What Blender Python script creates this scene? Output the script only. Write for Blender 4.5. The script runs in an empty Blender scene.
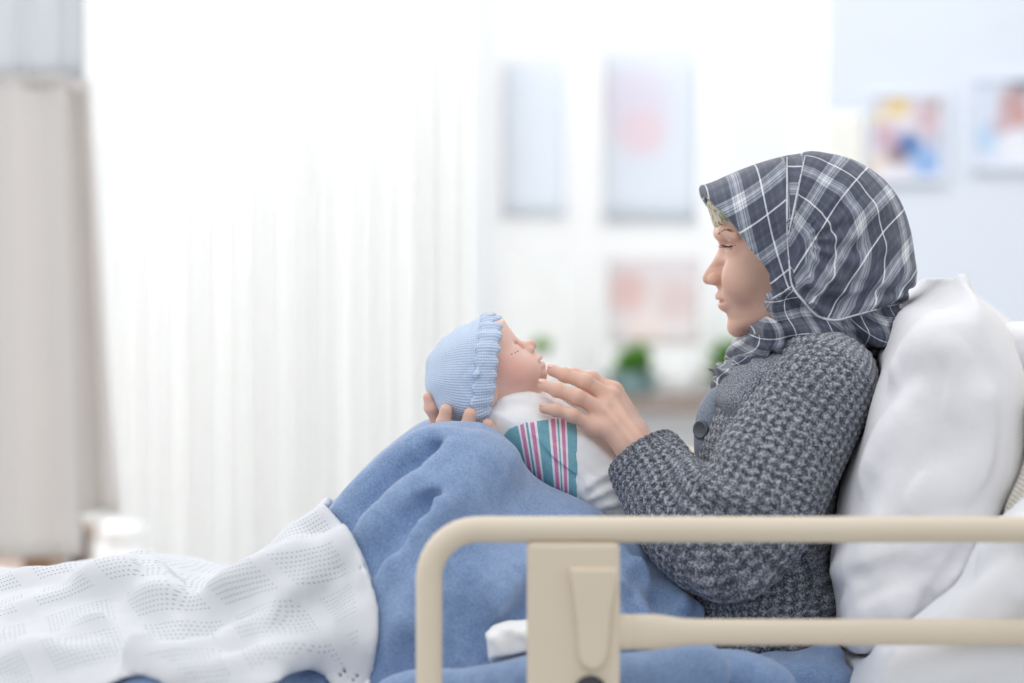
import bpy, math, random
import numpy as np
from mathutils import Vector
random.seed(4); RNG = np.random.default_rng(7)
C = bpy.context.scene.collection
sc = bpy.context.scene

# ------------------------------------------------------------------ camera, world, lights, exposure
IW, IH, FPX = 1024, 683, 2844.0           # 100 mm lens on a 36 mm sensor
CAM_D, CAM_Z = 3.23, 1.207
PITCH = math.atan((341.5-234)/FPX)
cam_d = bpy.data.cameras.new('camera'); cam = bpy.data.objects.new('camera', cam_d); C.objects.link(cam)
cam_d.lens = 100; cam_d.sensor_width = 36; cam_d.clip_start = .05; cam_d.clip_end = 60
cam.location = (0, -CAM_D, CAM_Z); cam.rotation_euler = (math.pi/2-PITCH, 0, 0)
cam_d.dof.use_dof = True; cam_d.dof.focus_distance = CAM_D-.08; cam_d.dof.aperture_fstop = 2.1
sc.camera = cam
sc.view_settings.view_transform = 'Standard'; sc.view_settings.look = 'None'
sc.view_settings.exposure = 0.0; sc.view_settings.gamma = 1.0; sc.view_settings.use_curve_mapping = False
sc.cycles.use_denoising = True
sc.cycles.max_bounces = 6; sc.cycles.transparent_max_bounces = 12

w = bpy.data.worlds.new('world'); sc.world = w; w.use_nodes = True
wn = w.node_tree; wn.nodes.clear()
wo = wn.nodes.new('ShaderNodeOutputWorld'); wb = wn.nodes.new('ShaderNodeBackground')
wt = wn.nodes.new('ShaderNodeTexCoord'); ws = wn.nodes.new('ShaderNodeSeparateXYZ')
wr = wn.nodes.new('ShaderNodeValToRGB'); wm = wn.nodes.new('ShaderNodeMath'); wm.operation = 'MULTIPLY_ADD'
wm.inputs[1].default_value = .5; wm.inputs[2].default_value = .5
wn.links.new(wt.outputs['Generated'], ws.inputs[0]); wn.links.new(ws.outputs['Y'], wm.inputs[0])
wn.links.new(wm.outputs[0], wr.inputs[0]); wn.links.new(wr.outputs[0], wb.inputs[0]); wn.links.new(wb.outputs[0], wo.inputs[0])
wr.color_ramp.elements[0].color = (.66, .68, .71, 1); wr.color_ramp.elements[1].color = (1.0, 1.0, 1.0, 1)
wr.color_ramp.elements[0].position = .2; wr.color_ramp.elements[1].position = .85
wz = wn.nodes.new('ShaderNodeMapRange'); wz.inputs[1].default_value = -.35; wz.inputs[2].default_value = .25; wz.inputs[3].default_value = .55; wz.inputs[4].default_value = 1.40
wn.links.new(ws.outputs['Z'], wz.inputs[0]); wn.links.new(wz.outputs[0], wb.inputs[1])     # the floor side of the surroundings is darker than the bright upper side

def area(name, loc, target, sx, sy, power, col=(1, 1, 1)):
    l = bpy.data.lights.new(name, 'AREA'); l.shape = 'RECTANGLE'; l.size = sx; l.size_y = sy; l.energy = power; l.color = col
    o = bpy.data.objects.new(name, l); C.objects.link(o); o.location = loc
    o.rotation_euler = (Vector(target)-Vector(loc)).to_track_quat('-Z', 'Y').to_euler()
    return o
area('window_light', (-1.6, 3.7, 2.2), (0, 0, .9), 3.2, 2.4, 120, (1.0, .99, .97))
area('overhead_fill', (-.6, -1.2, 3.0), (0, 0, .9), 1.6, 1.6, 8, (1.0, .98, .95))  # soft overhead fill from the camera side
area('overhead_fill', (-.3, 1.7, 3.0), (-.1, 3.3, 1.1), 3.0, 1.0, 34, (1.0, 1.0, 1.0))  # added fill, no real lamp: brightens the room side of the window wall

# ------------------------------------------------------------------ helpers
_cp, _sp = math.cos(PITCH), math.sin(PITCH)
def ray(px, py):
    a = (px-512)/FPX; b = (341.5-py)/FPX
    return np.array([a, _cp+b*_sp, -_sp+b*_cp])
def P(px, py, y=0.0):
    d = ray(px, py); t = (y+CAM_D)/d[1]
    return np.array([d[0]*t, y, CAM_Z+d[2]*t])
def P2(pts, y=0.0):
    return np.array([P(a, b, y)[[0, 2]] for a, b in pts])
def spl(pts, n=8, closed=False):
    """Catmull-Rom resampling"""
    p = np.array(pts, float); N = len(p); out = []
    rng = range(N) if closed else range(N-1)
    for i in rng:
        if closed: a, b, c, d = p[(i-1) % N], p[i], p[(i+1) % N], p[(i+2) % N]
        else: a, b, c, d = p[max(i-1, 0)], p[i], p[i+1], p[min(i+2, N-1)]
        for k in range(n):
            t = k/n
            out.append(.5*((2*b)+(c-a)*t+(2*a-5*b+4*c-d)*t*t+(3*b-a-3*c+d)*t**3))
    if not closed: out.append(p[-1])
    return np.array(out)
def smoothstep(x): x = np.clip(x, 0, 1); return x*x*(3-2*x)
def polysd(poly, X, Z):
    """signed distance of the grid X x Z to a closed polygon (negative inside)"""
    x = X[:, None]; z = Z[None, :]
    d = np.full((len(X), len(Z)), 1e9); s = np.ones_like(d)
    n = len(poly); j = n-1
    for i in range(n):
        vi = poly[i]; vj = poly[j]; e = vj-vi; wx = x-vi[0]; wz = z-vi[1]
        t = np.clip((wx*e[0]+wz*e[1])/max(e@e, 1e-12), 0, 1)
        bx = wx-e[0]*t; bz = wz-e[1]*t
        d = np.minimum(d, bx*bx+bz*bz)
        c1 = z >= vi[1]; c2 = z < vj[1]; c3 = e[0]*wz > e[1]*wx
        flip = (c1 & c2 & c3) | (~c1 & ~c2 & ~c3)
        s = np.where(flip, -s, s); j = i
    return (s*np.sqrt(d)).astype(np.float32)

class Field:
    """a sculpting volume: shapes are blended into it and its surface is drawn as one mesh"""
    def __init__(f, lo, hi, h):
        f.h = h; f.lo = np.array(lo, float)
        f.ax = [np.arange(lo[i], hi[i]+h, h, dtype=np.float32) for i in range(3)]
        f.D = np.full([len(a) for a in f.ax], .5, np.float32)
    def copy(f):
        g = Field.__new__(Field); g.h = f.h; g.lo = f.lo; g.ax = f.ax; g.D = f.D.copy(); return g
    def box(f, lo, hi):
        sl = []
        for i in range(3):
            a = int(np.searchsorted(f.ax[i], lo[i])); b = int(np.searchsorted(f.ax[i], hi[i]))
            sl.append(slice(a, b))
        if any(s.stop-s.start <= 0 for s in sl): return None, None
        x = f.ax[0][sl[0]][:, None, None]; y = f.ax[1][sl[1]][None, :, None]; z = f.ax[2][sl[2]][None, None, :]
        return tuple(sl), (x, y, z)
    def comb(f, sl, d, k, mode):
        A = f.D[sl]
        if mode == 'sub': d = -d
        if mode in ('sub', 'int'):
            h = np.maximum(k-np.abs(A-d), 0)/max(k, 1e-6); f.D[sl] = np.maximum(A, d)+h*h*k*.25
        else:
            h = np.maximum(k-np.abs(A-d), 0)/max(k, 1e-6); f.D[sl] = np.minimum(A, d)-h*h*k*.25
    def capd(f, g, a, b, ra, rb):
        ba = b-a; L = float(ba@ba)+1e-12
        px, py, pz = g[0]-a[0], g[1]-a[1], g[2]-a[2]
        t = np.clip((px*ba[0]+py*ba[1]+pz*ba[2])/L, 0, 1)
        return np.sqrt((px-t*ba[0])**2+(py-t*ba[1])**2+(pz-t*ba[2])**2)-(ra+(rb-ra)*t)
    def cap(f, a, b, ra, rb=None, k=.01, mode='add'):
        rb = ra if rb is None else rb; a = np.array(a, float); b = np.array(b, float)
        m = max(ra, rb)+k+3*f.h
        sl, g = f.box(np.minimum(a, b)-m, np.maximum(a, b)+m)
        if sl: f.comb(sl, f.capd(g, a, b, ra, rb), k, mode)
    def chain(f, pts, rs, k=.01, kj=.004, mode='add', n=0):
        """tapered tube through points, blended once"""
        pts = np.array(pts, float); rs = np.array(rs, float)*np.ones(len(pts))
        if n: q = spl(np.column_stack([pts, rs]), n); pts, rs = q[:, :3], q[:, 3]
        m = rs.max()+k+3*f.h
        sl, g = f.box(pts.min(0)-m, pts.max(0)+m)
        if not sl: return
        d = None
        for i in range(len(pts)-1):
            e = f.capd(g, pts[i], pts[i+1], rs[i], rs[i+1])
            if d is None: d = e
            elif kj: h = np.maximum(kj-np.abs(d-e), 0)/kj; d = np.minimum(d, e)-h*h*kj*.25
            else: d = np.minimum(d, e)
        f.comb(sl, d, k, mode)
    def ell(f, c, r, R=None, k=.01, mode='add'):
        c = np.array(c, float); r = np.array(r, float)
        R = np.eye(3) if R is None else np.array(R, float)
        m = r.max()+k+3*f.h
        sl, g = f.box(c-m, c+m)
        if not sl: return
        p = [g[i]-c[i] for i in range(3)]
        q = [sum(R[j][i]*p[i] for i in range(3)) for j in range(3)]
        k0 = np.sqrt(sum((q[j]/r[j])**2 for j in range(3)))
        k1 = np.sqrt(sum((q[j]/r[j]**2)**2 for j in range(3)))+1e-6
        f.comb(sl, k0*(k0-1)/k1, k, mode)
    def prism(f, poly, yc, W, c, k=.01, p=2.0, mode='add', ysc=None, off=0.0, q=1.0):
        """an outline in x,z given depth along y; c = how far the section shrinks towards both ends"""
        m = k+3*f.h+abs(off)
        lo = np.array([poly[:, 0].min()-m, yc-W-m, poly[:, 1].min()-m]); hi = np.array([poly[:, 0].max()+m, yc+W+m, poly[:, 1].max()+m])
        if mode == 'int': lo = lo*0-9; hi = hi*0+9
        sl, g = f.box(lo, hi)
        if not sl: return
        dp = polysd(poly, f.ax[0][sl[0]], f.ax[2][sl[2]])[:, None, :]
        yn = np.abs((g[1]-yc)/W)
        inner = 1-np.clip(1-np.minimum(yn, 1)**p, 0, 1)**(1/p)
        d = dp+c*inner-off
        d = np.maximum(d, (yn-1)*W-off)
        f.comb(sl, d.astype(np.float32), k, mode)
    def disp(f, fn, band=.03):
        idx = np.nonzero(np.abs(f.D) < band)
        f.D[idx] -= fn(f.ax[0][idx[0]], f.ax[1][idx[1]], f.ax[2][idx[2]]).astype(np.float32)
    def sample(f, g):
        """values of this volume at another volume's grid (far = .5)"""
        out = np.full(g.D.shape, .5, np.float32); ix = []; fr = []
        for i in range(3):
            t = (g.ax[i]-f.ax[i][0])/f.h; k0 = np.floor(t).astype(int); ok = (k0 >= 0) & (k0 < len(f.ax[i])-1)
            ix.append((np.nonzero(ok)[0], k0[ok])); fr.append((t-k0)[ok].astype(np.float32))
        if min(len(a[0]) for a in ix) == 0: return out
        K = [a[1] for a in ix]; acc = 0
        for a in (0, 1):
            for b in (0, 1):
                for c in (0, 1):
                    wt = (fr[0] if a else 1-fr[0])[:, None, None]*(fr[1] if b else 1-fr[1])[None, :, None]*(fr[2] if c else 1-fr[2])[None, None, :]
                    acc = acc+wt*f.D[np.ix_(K[0]+a, K[1]+b, K[2]+c)]
        out[np.ix_(ix[0][0], ix[1][0], ix[2][0])] = acc; return out
    def carve(f, other, gap=.0015, k=.004):
        """press another volume into this one"""
        f.comb(tuple([slice(None)]*3), other.sample(f)-gap, k, 'sub')
    def shell(f, th): f.D = np.maximum(f.D, -(f.D+th))
    def hit(f, px, py, lift=0.0):
        d = ray(px, py); d = d/np.linalg.norm(d); o = np.array([0, -CAM_D, CAM_Z])
        t0 = (f.ax[1][0]+CAM_D)/d[1]; t1 = (f.ax[1][-1]+CAM_D)/d[1]
        ts = np.arange(t0, t1, f.h*.5); p = o+ts[:, None]*d
        ii = np.round((p-f.lo)/f.h).astype(int)
        ok = np.all((ii >= 0) & (ii < np.array(f.D.shape)), axis=1)
        v = np.full(len(ts), 1.0); v[ok] = f.D[ii[ok, 0], ii[ok, 1], ii[ok, 2]]
        w_ = np.nonzero(v < 0)[0]
        if len(w_) == 0: return None
        return o+(ts[w_[0]]-lift)*d
    def ridge(f, pts, r=.012, sink=.007, k=.02, mode='add', n=4, taper=True):
        """a cloth fold (or, with 'sub', a crease) laid along the surface under the listed points"""
        q = spl(pts, n); out = []
        for a in q:
            h_ = f.hit(a[0], a[1])
            if h_ is not None: out.append(h_)
        if len(out) < 2: return
        out = np.array(out); d = out-np.array([0, -CAM_D, CAM_Z]); d /= np.linalg.norm(d, axis=1)[:, None]
        t = np.linspace(0, 1, len(out)); tp = np.minimum(1, np.minimum(t, 1-t)*4+.25) if taper else np.ones(len(t))
        rr = r*(.35+.65*tp)
        if mode == 'add': out = out+d*(rr-(r-sink)*tp)[:, None]
        else: out = out-d*(rr-(r-sink)*tp)[:, None]
        f.chain(out, rr, k=k, kj=0, mode=mode)
    def mesh(f):
        D = f.D; h = f.h; nx, ny, nz = D.shape
        for a in range(3):
            for e in (0, -1):
                sl = [slice(None)]*3; sl[a] = e; D[tuple(sl)] = np.maximum(D[tuple(sl)], h*.5)
        s = D < 0
        c = s[:-1, :-1, :-1].astype(np.uint8)
        acc = np.zeros((nx-1, ny-1, nz-1), np.uint8)
        for i in (0, 1):
            for j in (0, 1):
                for k in (0, 1): acc += s[i:nx-1+i, j:ny-1+j, k:nz-1+k]
        act = np.nonzero((acc > 0) & (acc < 8)); M = len(act[0])
        idx = np.full((nx-1, ny-1, nz-1), -1, np.int32); idx[act] = np.arange(M)
        pos = np.zeros((M, 3)); cnt = np.zeros(M)
        for ax in range(3):
            o1, o2 = [(1, 2), (0, 2), (0, 1)][ax]
            for u in (0, 1):
                for v in (0, 1):
                    off = [0, 0, 0]; off[o1] = u; off[o2] = v; off2 = list(off); off2[ax] = 1
                    a = D[act[0]+off[0], act[1]+off[1], act[2]+off[2]]; b = D[act[0]+off2[0], act[1]+off2[1], act[2]+off2[2]]
                    m = (a < 0) != (b < 0); t = np.where(m, a/(np.where(m, a-b, 1)), 0)
                    q = np.zeros((M, 3)); q[:, o1] = u; q[:, o2] = v; q[:, ax] = t
                    pos += q*m[:, None]; cnt += m
        V = (np.column_stack(act)+pos/cnt[:, None])*h+f.lo
        Q = []
        for ax in range(3):
            sl0 = [slice(1, -1)]*3; sl1 = [slice(1, -1)]*3
            sl0[ax] = slice(0, -1); sl1[ax] = slice(1, None)
            e = s[tuple(sl0)] != s[tuple(sl1)]
            ii = np.nonzero(e); st = [1, 1, 1]; st[ax] = 0
            g = [ii[i]+st[i] for i in range(3)]
            inside = s[g[0], g[1], g[2]]
            o1, o2 = [(1, 2), (2, 0), (0, 1)][ax]
            def at(a, b):
                q = [x.copy() for x in g]; q[o1] -= a; q[o2] -= b
                return idx[q[0], q[1], q[2]]
            quad = np.column_stack([at(1, 1), at(0, 1), at(0, 0), at(1, 0)])
            quad[~inside] = quad[~inside][:, ::-1]
            Q.append(quad)
        Q = np.vstack(Q); Q = Q[(Q >= 0).all(1)]
        return V, Q

def relax(V, Q, it=2, lam=.5):
    """light Laplacian smoothing"""
    e = np.vstack([Q[:, [0, 1]], Q[:, [1, 2]], Q[:, [2, 3]], Q[:, [3, 0]]]); e = np.vstack([e, e[:, ::-1]])
    cnt = np.bincount(e[:, 0], minlength=len(V)).clip(1)
    for k in range(it):
        S = np.column_stack([np.bincount(e[:, 0], weights=V[e[:, 1], i], minlength=len(V)) for i in range(3)])
        V = V+lam*(S/cnt[:, None]-V)
    return V
def normals(V, Q):
    n = np.cross(V[Q[:, 2]]-V[Q[:, 0]], V[Q[:, 3]]-V[Q[:, 1]])
    N = np.zeros_like(V)
    for i in range(4):
        for a in range(3): N[:, a] += np.bincount(Q[:, i], weights=n[:, a], minlength=len(V))
    return N/np.maximum(np.linalg.norm(N, axis=1), 1e-12)[:, None]

def tag(o, label=None, cat=None, group=None, kind=None):
    if label: o['label'] = label
    if cat: o['category'] = cat
    if group: o['group'] = group
    if kind: o['kind'] = kind
    return o
def empty(name, loc=(0, 0, 0)):
    o = bpy.data.objects.new(name, None); C.objects.link(o); o.location = loc; o.empty_display_size = .05; return o
def world_origin(o):
    v = Vector((0, 0, 0))
    while o is not None: v = v+o.location; o = o.parent
    return np.array(v)
def build(name, V, faces, mat, parent=None, origin=None, uv=None, col=None, smooth=True):
    V = np.asarray(V, float)
    me = bpy.data.meshes.new(name); F_ = np.asarray(faces) if not isinstance(faces, list) else faces
    base = world_origin(parent) if parent is not None else np.zeros(3)
    org = np.array(origin, float) if origin is not None else base
    if parent is None and origin is None:
        org = np.array([(V[:, 0].min()+V[:, 0].max())/2, (V[:, 1].min()+V[:, 1].max())/2, V[:, 2].min()])
    Vl = V-org
    if isinstance(F_, np.ndarray):
        n = F_.shape[1]
        me.vertices.add(len(Vl)); me.vertices.foreach_set('co', Vl.astype(np.float32).ravel())
        me.loops.add(F_.size); me.loops.foreach_set('vertex_index', F_.astype(np.int32).ravel())
        me.polygons.add(len(F_)); me.polygons.foreach_set('loop_start', np.arange(0, F_.size, n, dtype=np.int32))
        me.update(calc_edges=True)
    else:
        me.from_pydata(Vl.tolist(), [], F_); me.update()
    me.validate()
    me.polygons.foreach_set('use_smooth', np.full(len(me.polygons), smooth))
    if uv is not None:
        a = me.attributes.new('puv', 'FLOAT_VECTOR', 'POINT'); a.data.foreach_set('vector', np.asarray(uv, np.float32).ravel())
    if col is not None:
        a = me.attributes.new('col', 'FLOAT_COLOR', 'POINT'); cc = np.ones((len(V), 4), np.float32); cc[:, :3] = col
        a.data.foreach_set('color', cc.ravel())
    o = bpy.data.objects.new(name, me); C.objects.link(o)
    if parent is not None: o.parent = parent
    o.location = org-base
    if mat is not None: me.materials.append(mat)
    return o

class MB:
    """collects simple shapes into one mesh"""
    def __init__(s): s.V = []; s.F = []
    def add(s, V, F): b = len(s.V); s.V += [list(v) for v in V]; s.F += [[b+i for i in f] for f in F]; return s
    def boxx(s, lo, hi, bev=0.0):
        x0, y0, z0 = lo; x1, y1, z1 = hi; b = min(bev, (x1-x0)*.45, (y1-y0)*.45, (z1-z0)*.45)
        if b <= 0:
            V = [(x, y, z) for x in (x0, x1) for y in (y0, y1) for z in (z0, z1)]
            return s.add(V, [(0, 1, 3, 2), (4, 6, 7, 5), (0, 4, 5, 1), (2, 3, 7, 6), (0, 2, 6, 4), (1, 5, 7, 3)])
        # bevelled: rounded rectangle rings stacked along z
        rings = []; n = 4
        prof = [(b*(1-math.sin(t)), b*(1-math.cos(t))) for t in [math.pi/2*i/3 for i in range(4)]]
        levels = [(i_, z0+dz) for i_, dz in prof]+[(i_, z1-dz) for i_, dz in reversed(prof)]
        for inset, z in levels:
            r = []
            for cx, cy, a0 in ((x1-b, y1-b, 0), (x0+b, y1-b, 90), (x0+b, y0+b, 180), (x1-b, y0+b, 270)):
                for i in range(n):
                    a = math.radians(a0+90*i/(n-1)); rr = b-inset
                    r.append((cx+rr*math.cos(a), cy+rr*math.sin(a), z))
            rings.append(r)
        return s.rings(rings)
    def rings(s, rings, caps=True, closed=False):
        n = len(rings[0]); V = [v for r in rings for v in r]; F = []
        m = len(rings)
        for i in range(m-1 if not closed else m):
            for j in range(n):
                a = i*n+j; b = i*n+(j+1) % n; c = ((i+1) % m)*n+(j+1) % n; d = ((i+1) % m)*n+j
                F.append((a, b, c, d))
        if caps and not closed: F.append(tuple(range(n-1, -1, -1))); F.append(tuple((m-1)*n+j for j in range(n)))
        return s.add(V, F)
    def tube(s, pts, rs, n=16, sq=1.0, caps=True):
        pts = np.array(pts, float); rs = np.array(rs, float)*np.ones(len(pts)); rings = []
        T = np.gradient(pts, axis=0); T /= np.linalg.norm(T, axis=1)[:, None]
        up = np.array([0, 1., 0]) if abs(T[0][1]) < .9 else np.array([1., 0, 0])
        for p, t, r in zip(pts, T, rs):
            a = up-t*(up@t); a /= np.linalg.norm(a); b = np.cross(t, a); up = a
            rings.append([p+a*r*sq*math.cos(q)+b*r*math.sin(q) for q in [2*math.pi*i/n for i in range(n)]])
        return s.rings(rings, caps)
    def lathe(s, prof, c=(0, 0, 0), n=32):
        rings = [[(c[0]+r*math.cos(2*math.pi*i/n), c[1]+r*math.sin(2*math.pi*i/n), c[2]+z) for i in range(n)] for r, z in prof]
        return s.rings(rings)
    def build(s, name, mat, parent=None, smooth=False, origin=None, **k):
        o = build(name, np.array(s.V), s.F, mat, parent, origin=origin, smooth=smooth, **k)
        return o

# ------------------------------------------------------------------ materials
def srgb(r, g, b):
    f = lambda c: (c/255/12.92) if c/255 <= .04045 else ((c/255+.055)/1.055)**2.4
    return (f(r), f(g), f(b), 1)
class Mat:
    def __init__(s, name, col=(.8, .8, .8, 1), rough=.8, **kw):
        s.m = bpy.data.materials.new(name); s.m.use_nodes = True; s.t = s.m.node_tree
        s.b = s.t.nodes['Principled BSDF']; s.b.inputs['Base Color'].default_value = col; s.b.inputs['Roughness'].default_value = rough
        for k, v in kw.items(): s.b.inputs[k.replace('_', ' ')].default_value = v
    def n(s, t, ins=None, **props):
        nd = s.t.nodes.new('ShaderNode'+t)
        for k, v in props.items(): setattr(nd, k, v)
        for k, v in (ins or {}).items(): s.set(nd.inputs[k], v)
        return nd
    def set(s, inp, v):
        if hasattr(v, 'is_output') or isinstance(v, bpy.types.NodeSocket): s.t.links.new(v, inp)
        elif isinstance(v, bpy.types.Node): s.t.links.new(v.outputs[0], inp)
        else: inp.default_value = v
    def math(s, op, a, b=0.0, c=None):
        ins = {0: a, 1: b}
        if c is not None: ins[2] = c
        return s.n('Math', ins, operation=op).outputs[0]
    def obj(s): return s.n('TexCoord').outputs['Object']
    def attr(s, name): return s.n('Attribute', attribute_name=name)
    def noise(s, vec, scale, detail=2, rough=.5, stretch=None):
        if stretch: vec = s.n('VectorMath', {0: vec, 1: stretch}, operation='MULTIPLY').outputs[0]
        return s.n('TexNoise', {'Vector': vec, 'Scale': scale, 'Detail': detail, 'Roughness': rough}).outputs[0]
    def ramp(s, fac, stops, interp='LINEAR'):
        nd = s.n('ValToRGB', {0: fac}); cr = nd.color_ramp; cr.interpolation = interp
        while len(cr.elements) < len(stops): cr.elements.new(.5)
        for e, (p, c) in zip(cr.elements, stops):
            e.position = p; e.color = c if hasattr(c, '__len__') else (c, c, c, 1)
        return nd.outputs[0]
    def mix(s, fac, a, b, mode='MIX'):
        nd = s.n('Mix', data_type='RGBA', blend_type=mode)
        s.set(nd.inputs[0], fac); s.set(nd.inputs[6], a); s.set(nd.inputs[7], b); return nd.outputs[2]
    def color(s, v): s.set(s.b.inputs['Base Color'], v)
    def bump(s, h, strength=.5, dist=.002):
        nd = s.n('Bump', {'Height': h, 'Strength': strength, 'Distance': dist}); s.t.links.new(nd.outputs[0], s.b.inputs['Normal']); return nd
MT = {}
def simple(name, rgb, rough=.6, var=.04, scale=30, bump=0, **kw):
    m = Mat(name, srgb(*rgb), rough, **kw); c = srgb(*rgb)
    lo = tuple(x*(1-var) for x in c[:3])+(1,); hi = tuple(min(1, x*(1+var)) for x in c[:3])+(1,)
    nz = m.noise(m.obj(), scale, 3)
    m.color(m.mix(nz, lo, hi))
    if bump: m.bump(nz, bump, .001)
    return m.m

def skin(name, base, lip):
    m = Mat(name, srgb(*base), .5); m.b.inputs['Subsurface Weight'].default_value = .25
    m.b.inputs['Subsurface Radius'].default_value = (.012, .005, .003); m.b.inputs['Subsurface Scale'].default_value = 1.0
    m.b.inputs['Specular IOR Level'].default_value = .35
    o = m.obj(); nz = m.noise(o, 60, 4); fine = m.noise(o, 700, 2)
    tint = m.attr('col').outputs['Color']
    c = m.mix(nz, (.93, .91, .9, 1), (1.05, 1.02, 1.0, 1))
    c = m.mix(1.0, tint, c, 'MULTIPLY'); m.color(c); m.bump(fine, .15, .0006); return m.m
MT['skin'] = skin('woman_skin', (205, 160, 140), None)
MT['baby_skin'] = skin('baby_skin', (226, 180, 165), None)

def knit():
    m = Mat('marled_wool_knit', rough=.95); a = m.attr('puv').outputs['Vector']
    sx = m.n('SeparateXYZ', {0: a}); u, v, hgt = sx.outputs[0], sx.outputs[1], sx.outputs[2]
    n1 = m.noise(m.obj(), 430, 2, .6); n2 = m.noise(m.obj(), 900, 1)
    t = m.math('ADD', m.math('MULTIPLY', n1, .75), m.math('MULTIPLY', n2, .25))
    t = m.math('ADD', t, m.math('MULTIPLY', hgt, .10))  # raised stitches lighter, hollows darker: shading put into the marl colour
    c = m.ramp(t, [(.36, srgb(52, 56, 66)), (.46, srgb(86, 90, 101)), (.54, srgb(128, 132, 142)), (.66, srgb(192, 195, 203))])
    m.color(c); m.bump(t, .9, .003); m.b.inputs['Sheen Weight'].default_value = .2; return m.m
MT['knit'] = knit()
def lapelm():
    m = Mat('fine_grey_knit', rough=.95); a = m.obj()
    n1 = m.noise(a, 620, 2, .6); t = m.ramp(n1, [(.36, srgb(72, 78, 90)), (.5, srgb(120, 126, 137)), (.64, srgb(178, 182, 190))])
    m.color(t); m.bump(n1, .8, .002); return m.m
MT['lapel'] = lapelm()

def placketm():
    m = Mat('blue_grey_button_band', rough=.95); a = m.obj()
    n1 = m.noise(a, 900, 2, .6); m.color(m.ramp(n1, [(.36, srgb(112, 122, 138)), (.64, srgb(160, 169, 182))])); m.bump(n1, .5, .001); return m.m
MT['placket'] = placketm()
def plaid():
    m = Mat('plaid_scarf_cloth', rough=.75); a = m.attr('puv').outputs['Vector']
    sx = m.n('SeparateXYZ', {0: a})
    def stripes(u, ph):
        f = m.math('FRACT', m.math('ADD', m.math('MULTIPLY', u, 1/.058), ph))
        st = [(0, 0), (.06, .10), (.12, 0), (.20, 0), (.205, .42), (.24, .50), (.245, .06), (.262, .50), (.275, .5), (.28, .08), (.295, .62), (.345, .66), (.35, .08), (.365, .62), (.385, .62), (.39, .06), (.405, .45), (.445, .42), (.45, .0),
              (.56, 0), (.60, .09), (.66, 0), (.74, 0), (.745, .95), (.768, .95), (.773, 0), (.86, .0), (.90, .08), (.96, 0)]
        st = [s_ for s_ in st]
        nd = m.ramp(f, st[:30], 'LINEAR'); fine = m.math('FRACT', m.math('MULTIPLY', u, 1/.0058))
        fn = m.math('MULTIPLY', m.math('GREATER_THAN', fine, .72), .05)
        return m.math('ADD', nd, fn)
    su = stripes(sx.outputs[0], .0); sv = stripes(sx.outputs[1], .35)
    t = m.math('MULTIPLY', m.math('ADD', su, sv), .62)
    nz = m.noise(m.obj(), 14, 2); t = m.math('ADD', t, m.math('MULTIPLY_ADD', nz, .16, -.08))
    weave = m.noise(a, 900, 1)
    c = m.ramp(t, [(0, srgb(66, 71, 88)), (.10, srgb(84, 90, 108)), (.32, srgb(134, 140, 154)), (.55, srgb(190, 195, 203)), (.8, srgb(228, 231, 234))])
    m.color(c); m.bump(m.math('ADD', weave, m.math('MULTIPLY', m.noise(m.obj(), 60, 3), 1.5)), .35, .002)
    m.b.inputs['Sheen Weight'].default_value = .15; return m.m
MT['plaid'] = plaid()
def under():
    m = Mat('patterned_underscarf', rough=.8); v = m.n('TexVoronoi', {'Vector': m.obj(), 'Scale': 260}).outputs['Color']
    s = m.n('SeparateColor', {0: v}).outputs[0]
    m.color(m.ramp(s, [(0, srgb(205, 196, 188)), (.3, srgb(150, 160, 120)), (.5, srgb(214, 200, 140)), (.7, srgb(220, 205, 205)), (.85, srgb(130, 135, 110))], 'CONSTANT')); return m.m
MT['under'] = under()

def fleece(name='blue_fleece', lo=(100, 128, 169), hi=(146, 171, 207)):
    m = Mat(name, rough=1.0); o = m.obj()
    n1 = m.noise(o, 520, 3, .75); n2 = m.noise(o, 60, 3, .6)
    t = m.math('ADD', m.math('MULTIPLY', n1, .75), m.math('MULTIPLY', n2, .25))
    m.color(m.ramp(t, [(.36, srgb(*lo)), (.64, srgb(*hi))])); m.bump(t, .45, .002)
    m.b.inputs['Sheen Weight'].default_value = .35; m.b.inputs['Sheen Roughness'].default_value = .6; return m.m
MT['fleece'] = fleece()
def cellular():
    m = Mat('white_cellular_cotton', rough=.95); a = m.attr('puv').outputs['Vector']; sx = m.n('SeparateXYZ', {0: a}); u, v = sx.outputs[0], sx.outputs[1]
    # rows of small eyelets in square patches
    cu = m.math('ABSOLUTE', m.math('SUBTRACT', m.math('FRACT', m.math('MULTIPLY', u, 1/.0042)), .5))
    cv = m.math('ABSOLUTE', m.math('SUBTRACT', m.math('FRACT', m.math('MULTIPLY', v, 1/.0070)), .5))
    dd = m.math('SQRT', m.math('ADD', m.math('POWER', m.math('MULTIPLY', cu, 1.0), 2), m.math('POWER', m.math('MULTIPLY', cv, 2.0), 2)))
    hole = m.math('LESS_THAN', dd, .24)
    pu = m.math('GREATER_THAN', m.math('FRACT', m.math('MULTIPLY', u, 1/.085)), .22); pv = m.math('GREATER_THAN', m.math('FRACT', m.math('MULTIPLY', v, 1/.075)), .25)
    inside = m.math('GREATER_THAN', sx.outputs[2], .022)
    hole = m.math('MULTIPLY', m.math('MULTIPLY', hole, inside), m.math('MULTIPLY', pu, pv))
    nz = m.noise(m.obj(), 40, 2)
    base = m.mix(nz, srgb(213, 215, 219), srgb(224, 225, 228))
    m.color(m.mix(hole, base, srgb(150, 158, 174)))  # eyelets are not cut through: the shadowed grey behind them is painted in
    fine = m.noise(m.obj(), 700, 2)
    m.bump(m.math('SUBTRACT', m.math('MULTIPLY', fine, .3), hole), .6, .003); return m.m
MT['cellular'] = cellular()
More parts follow.
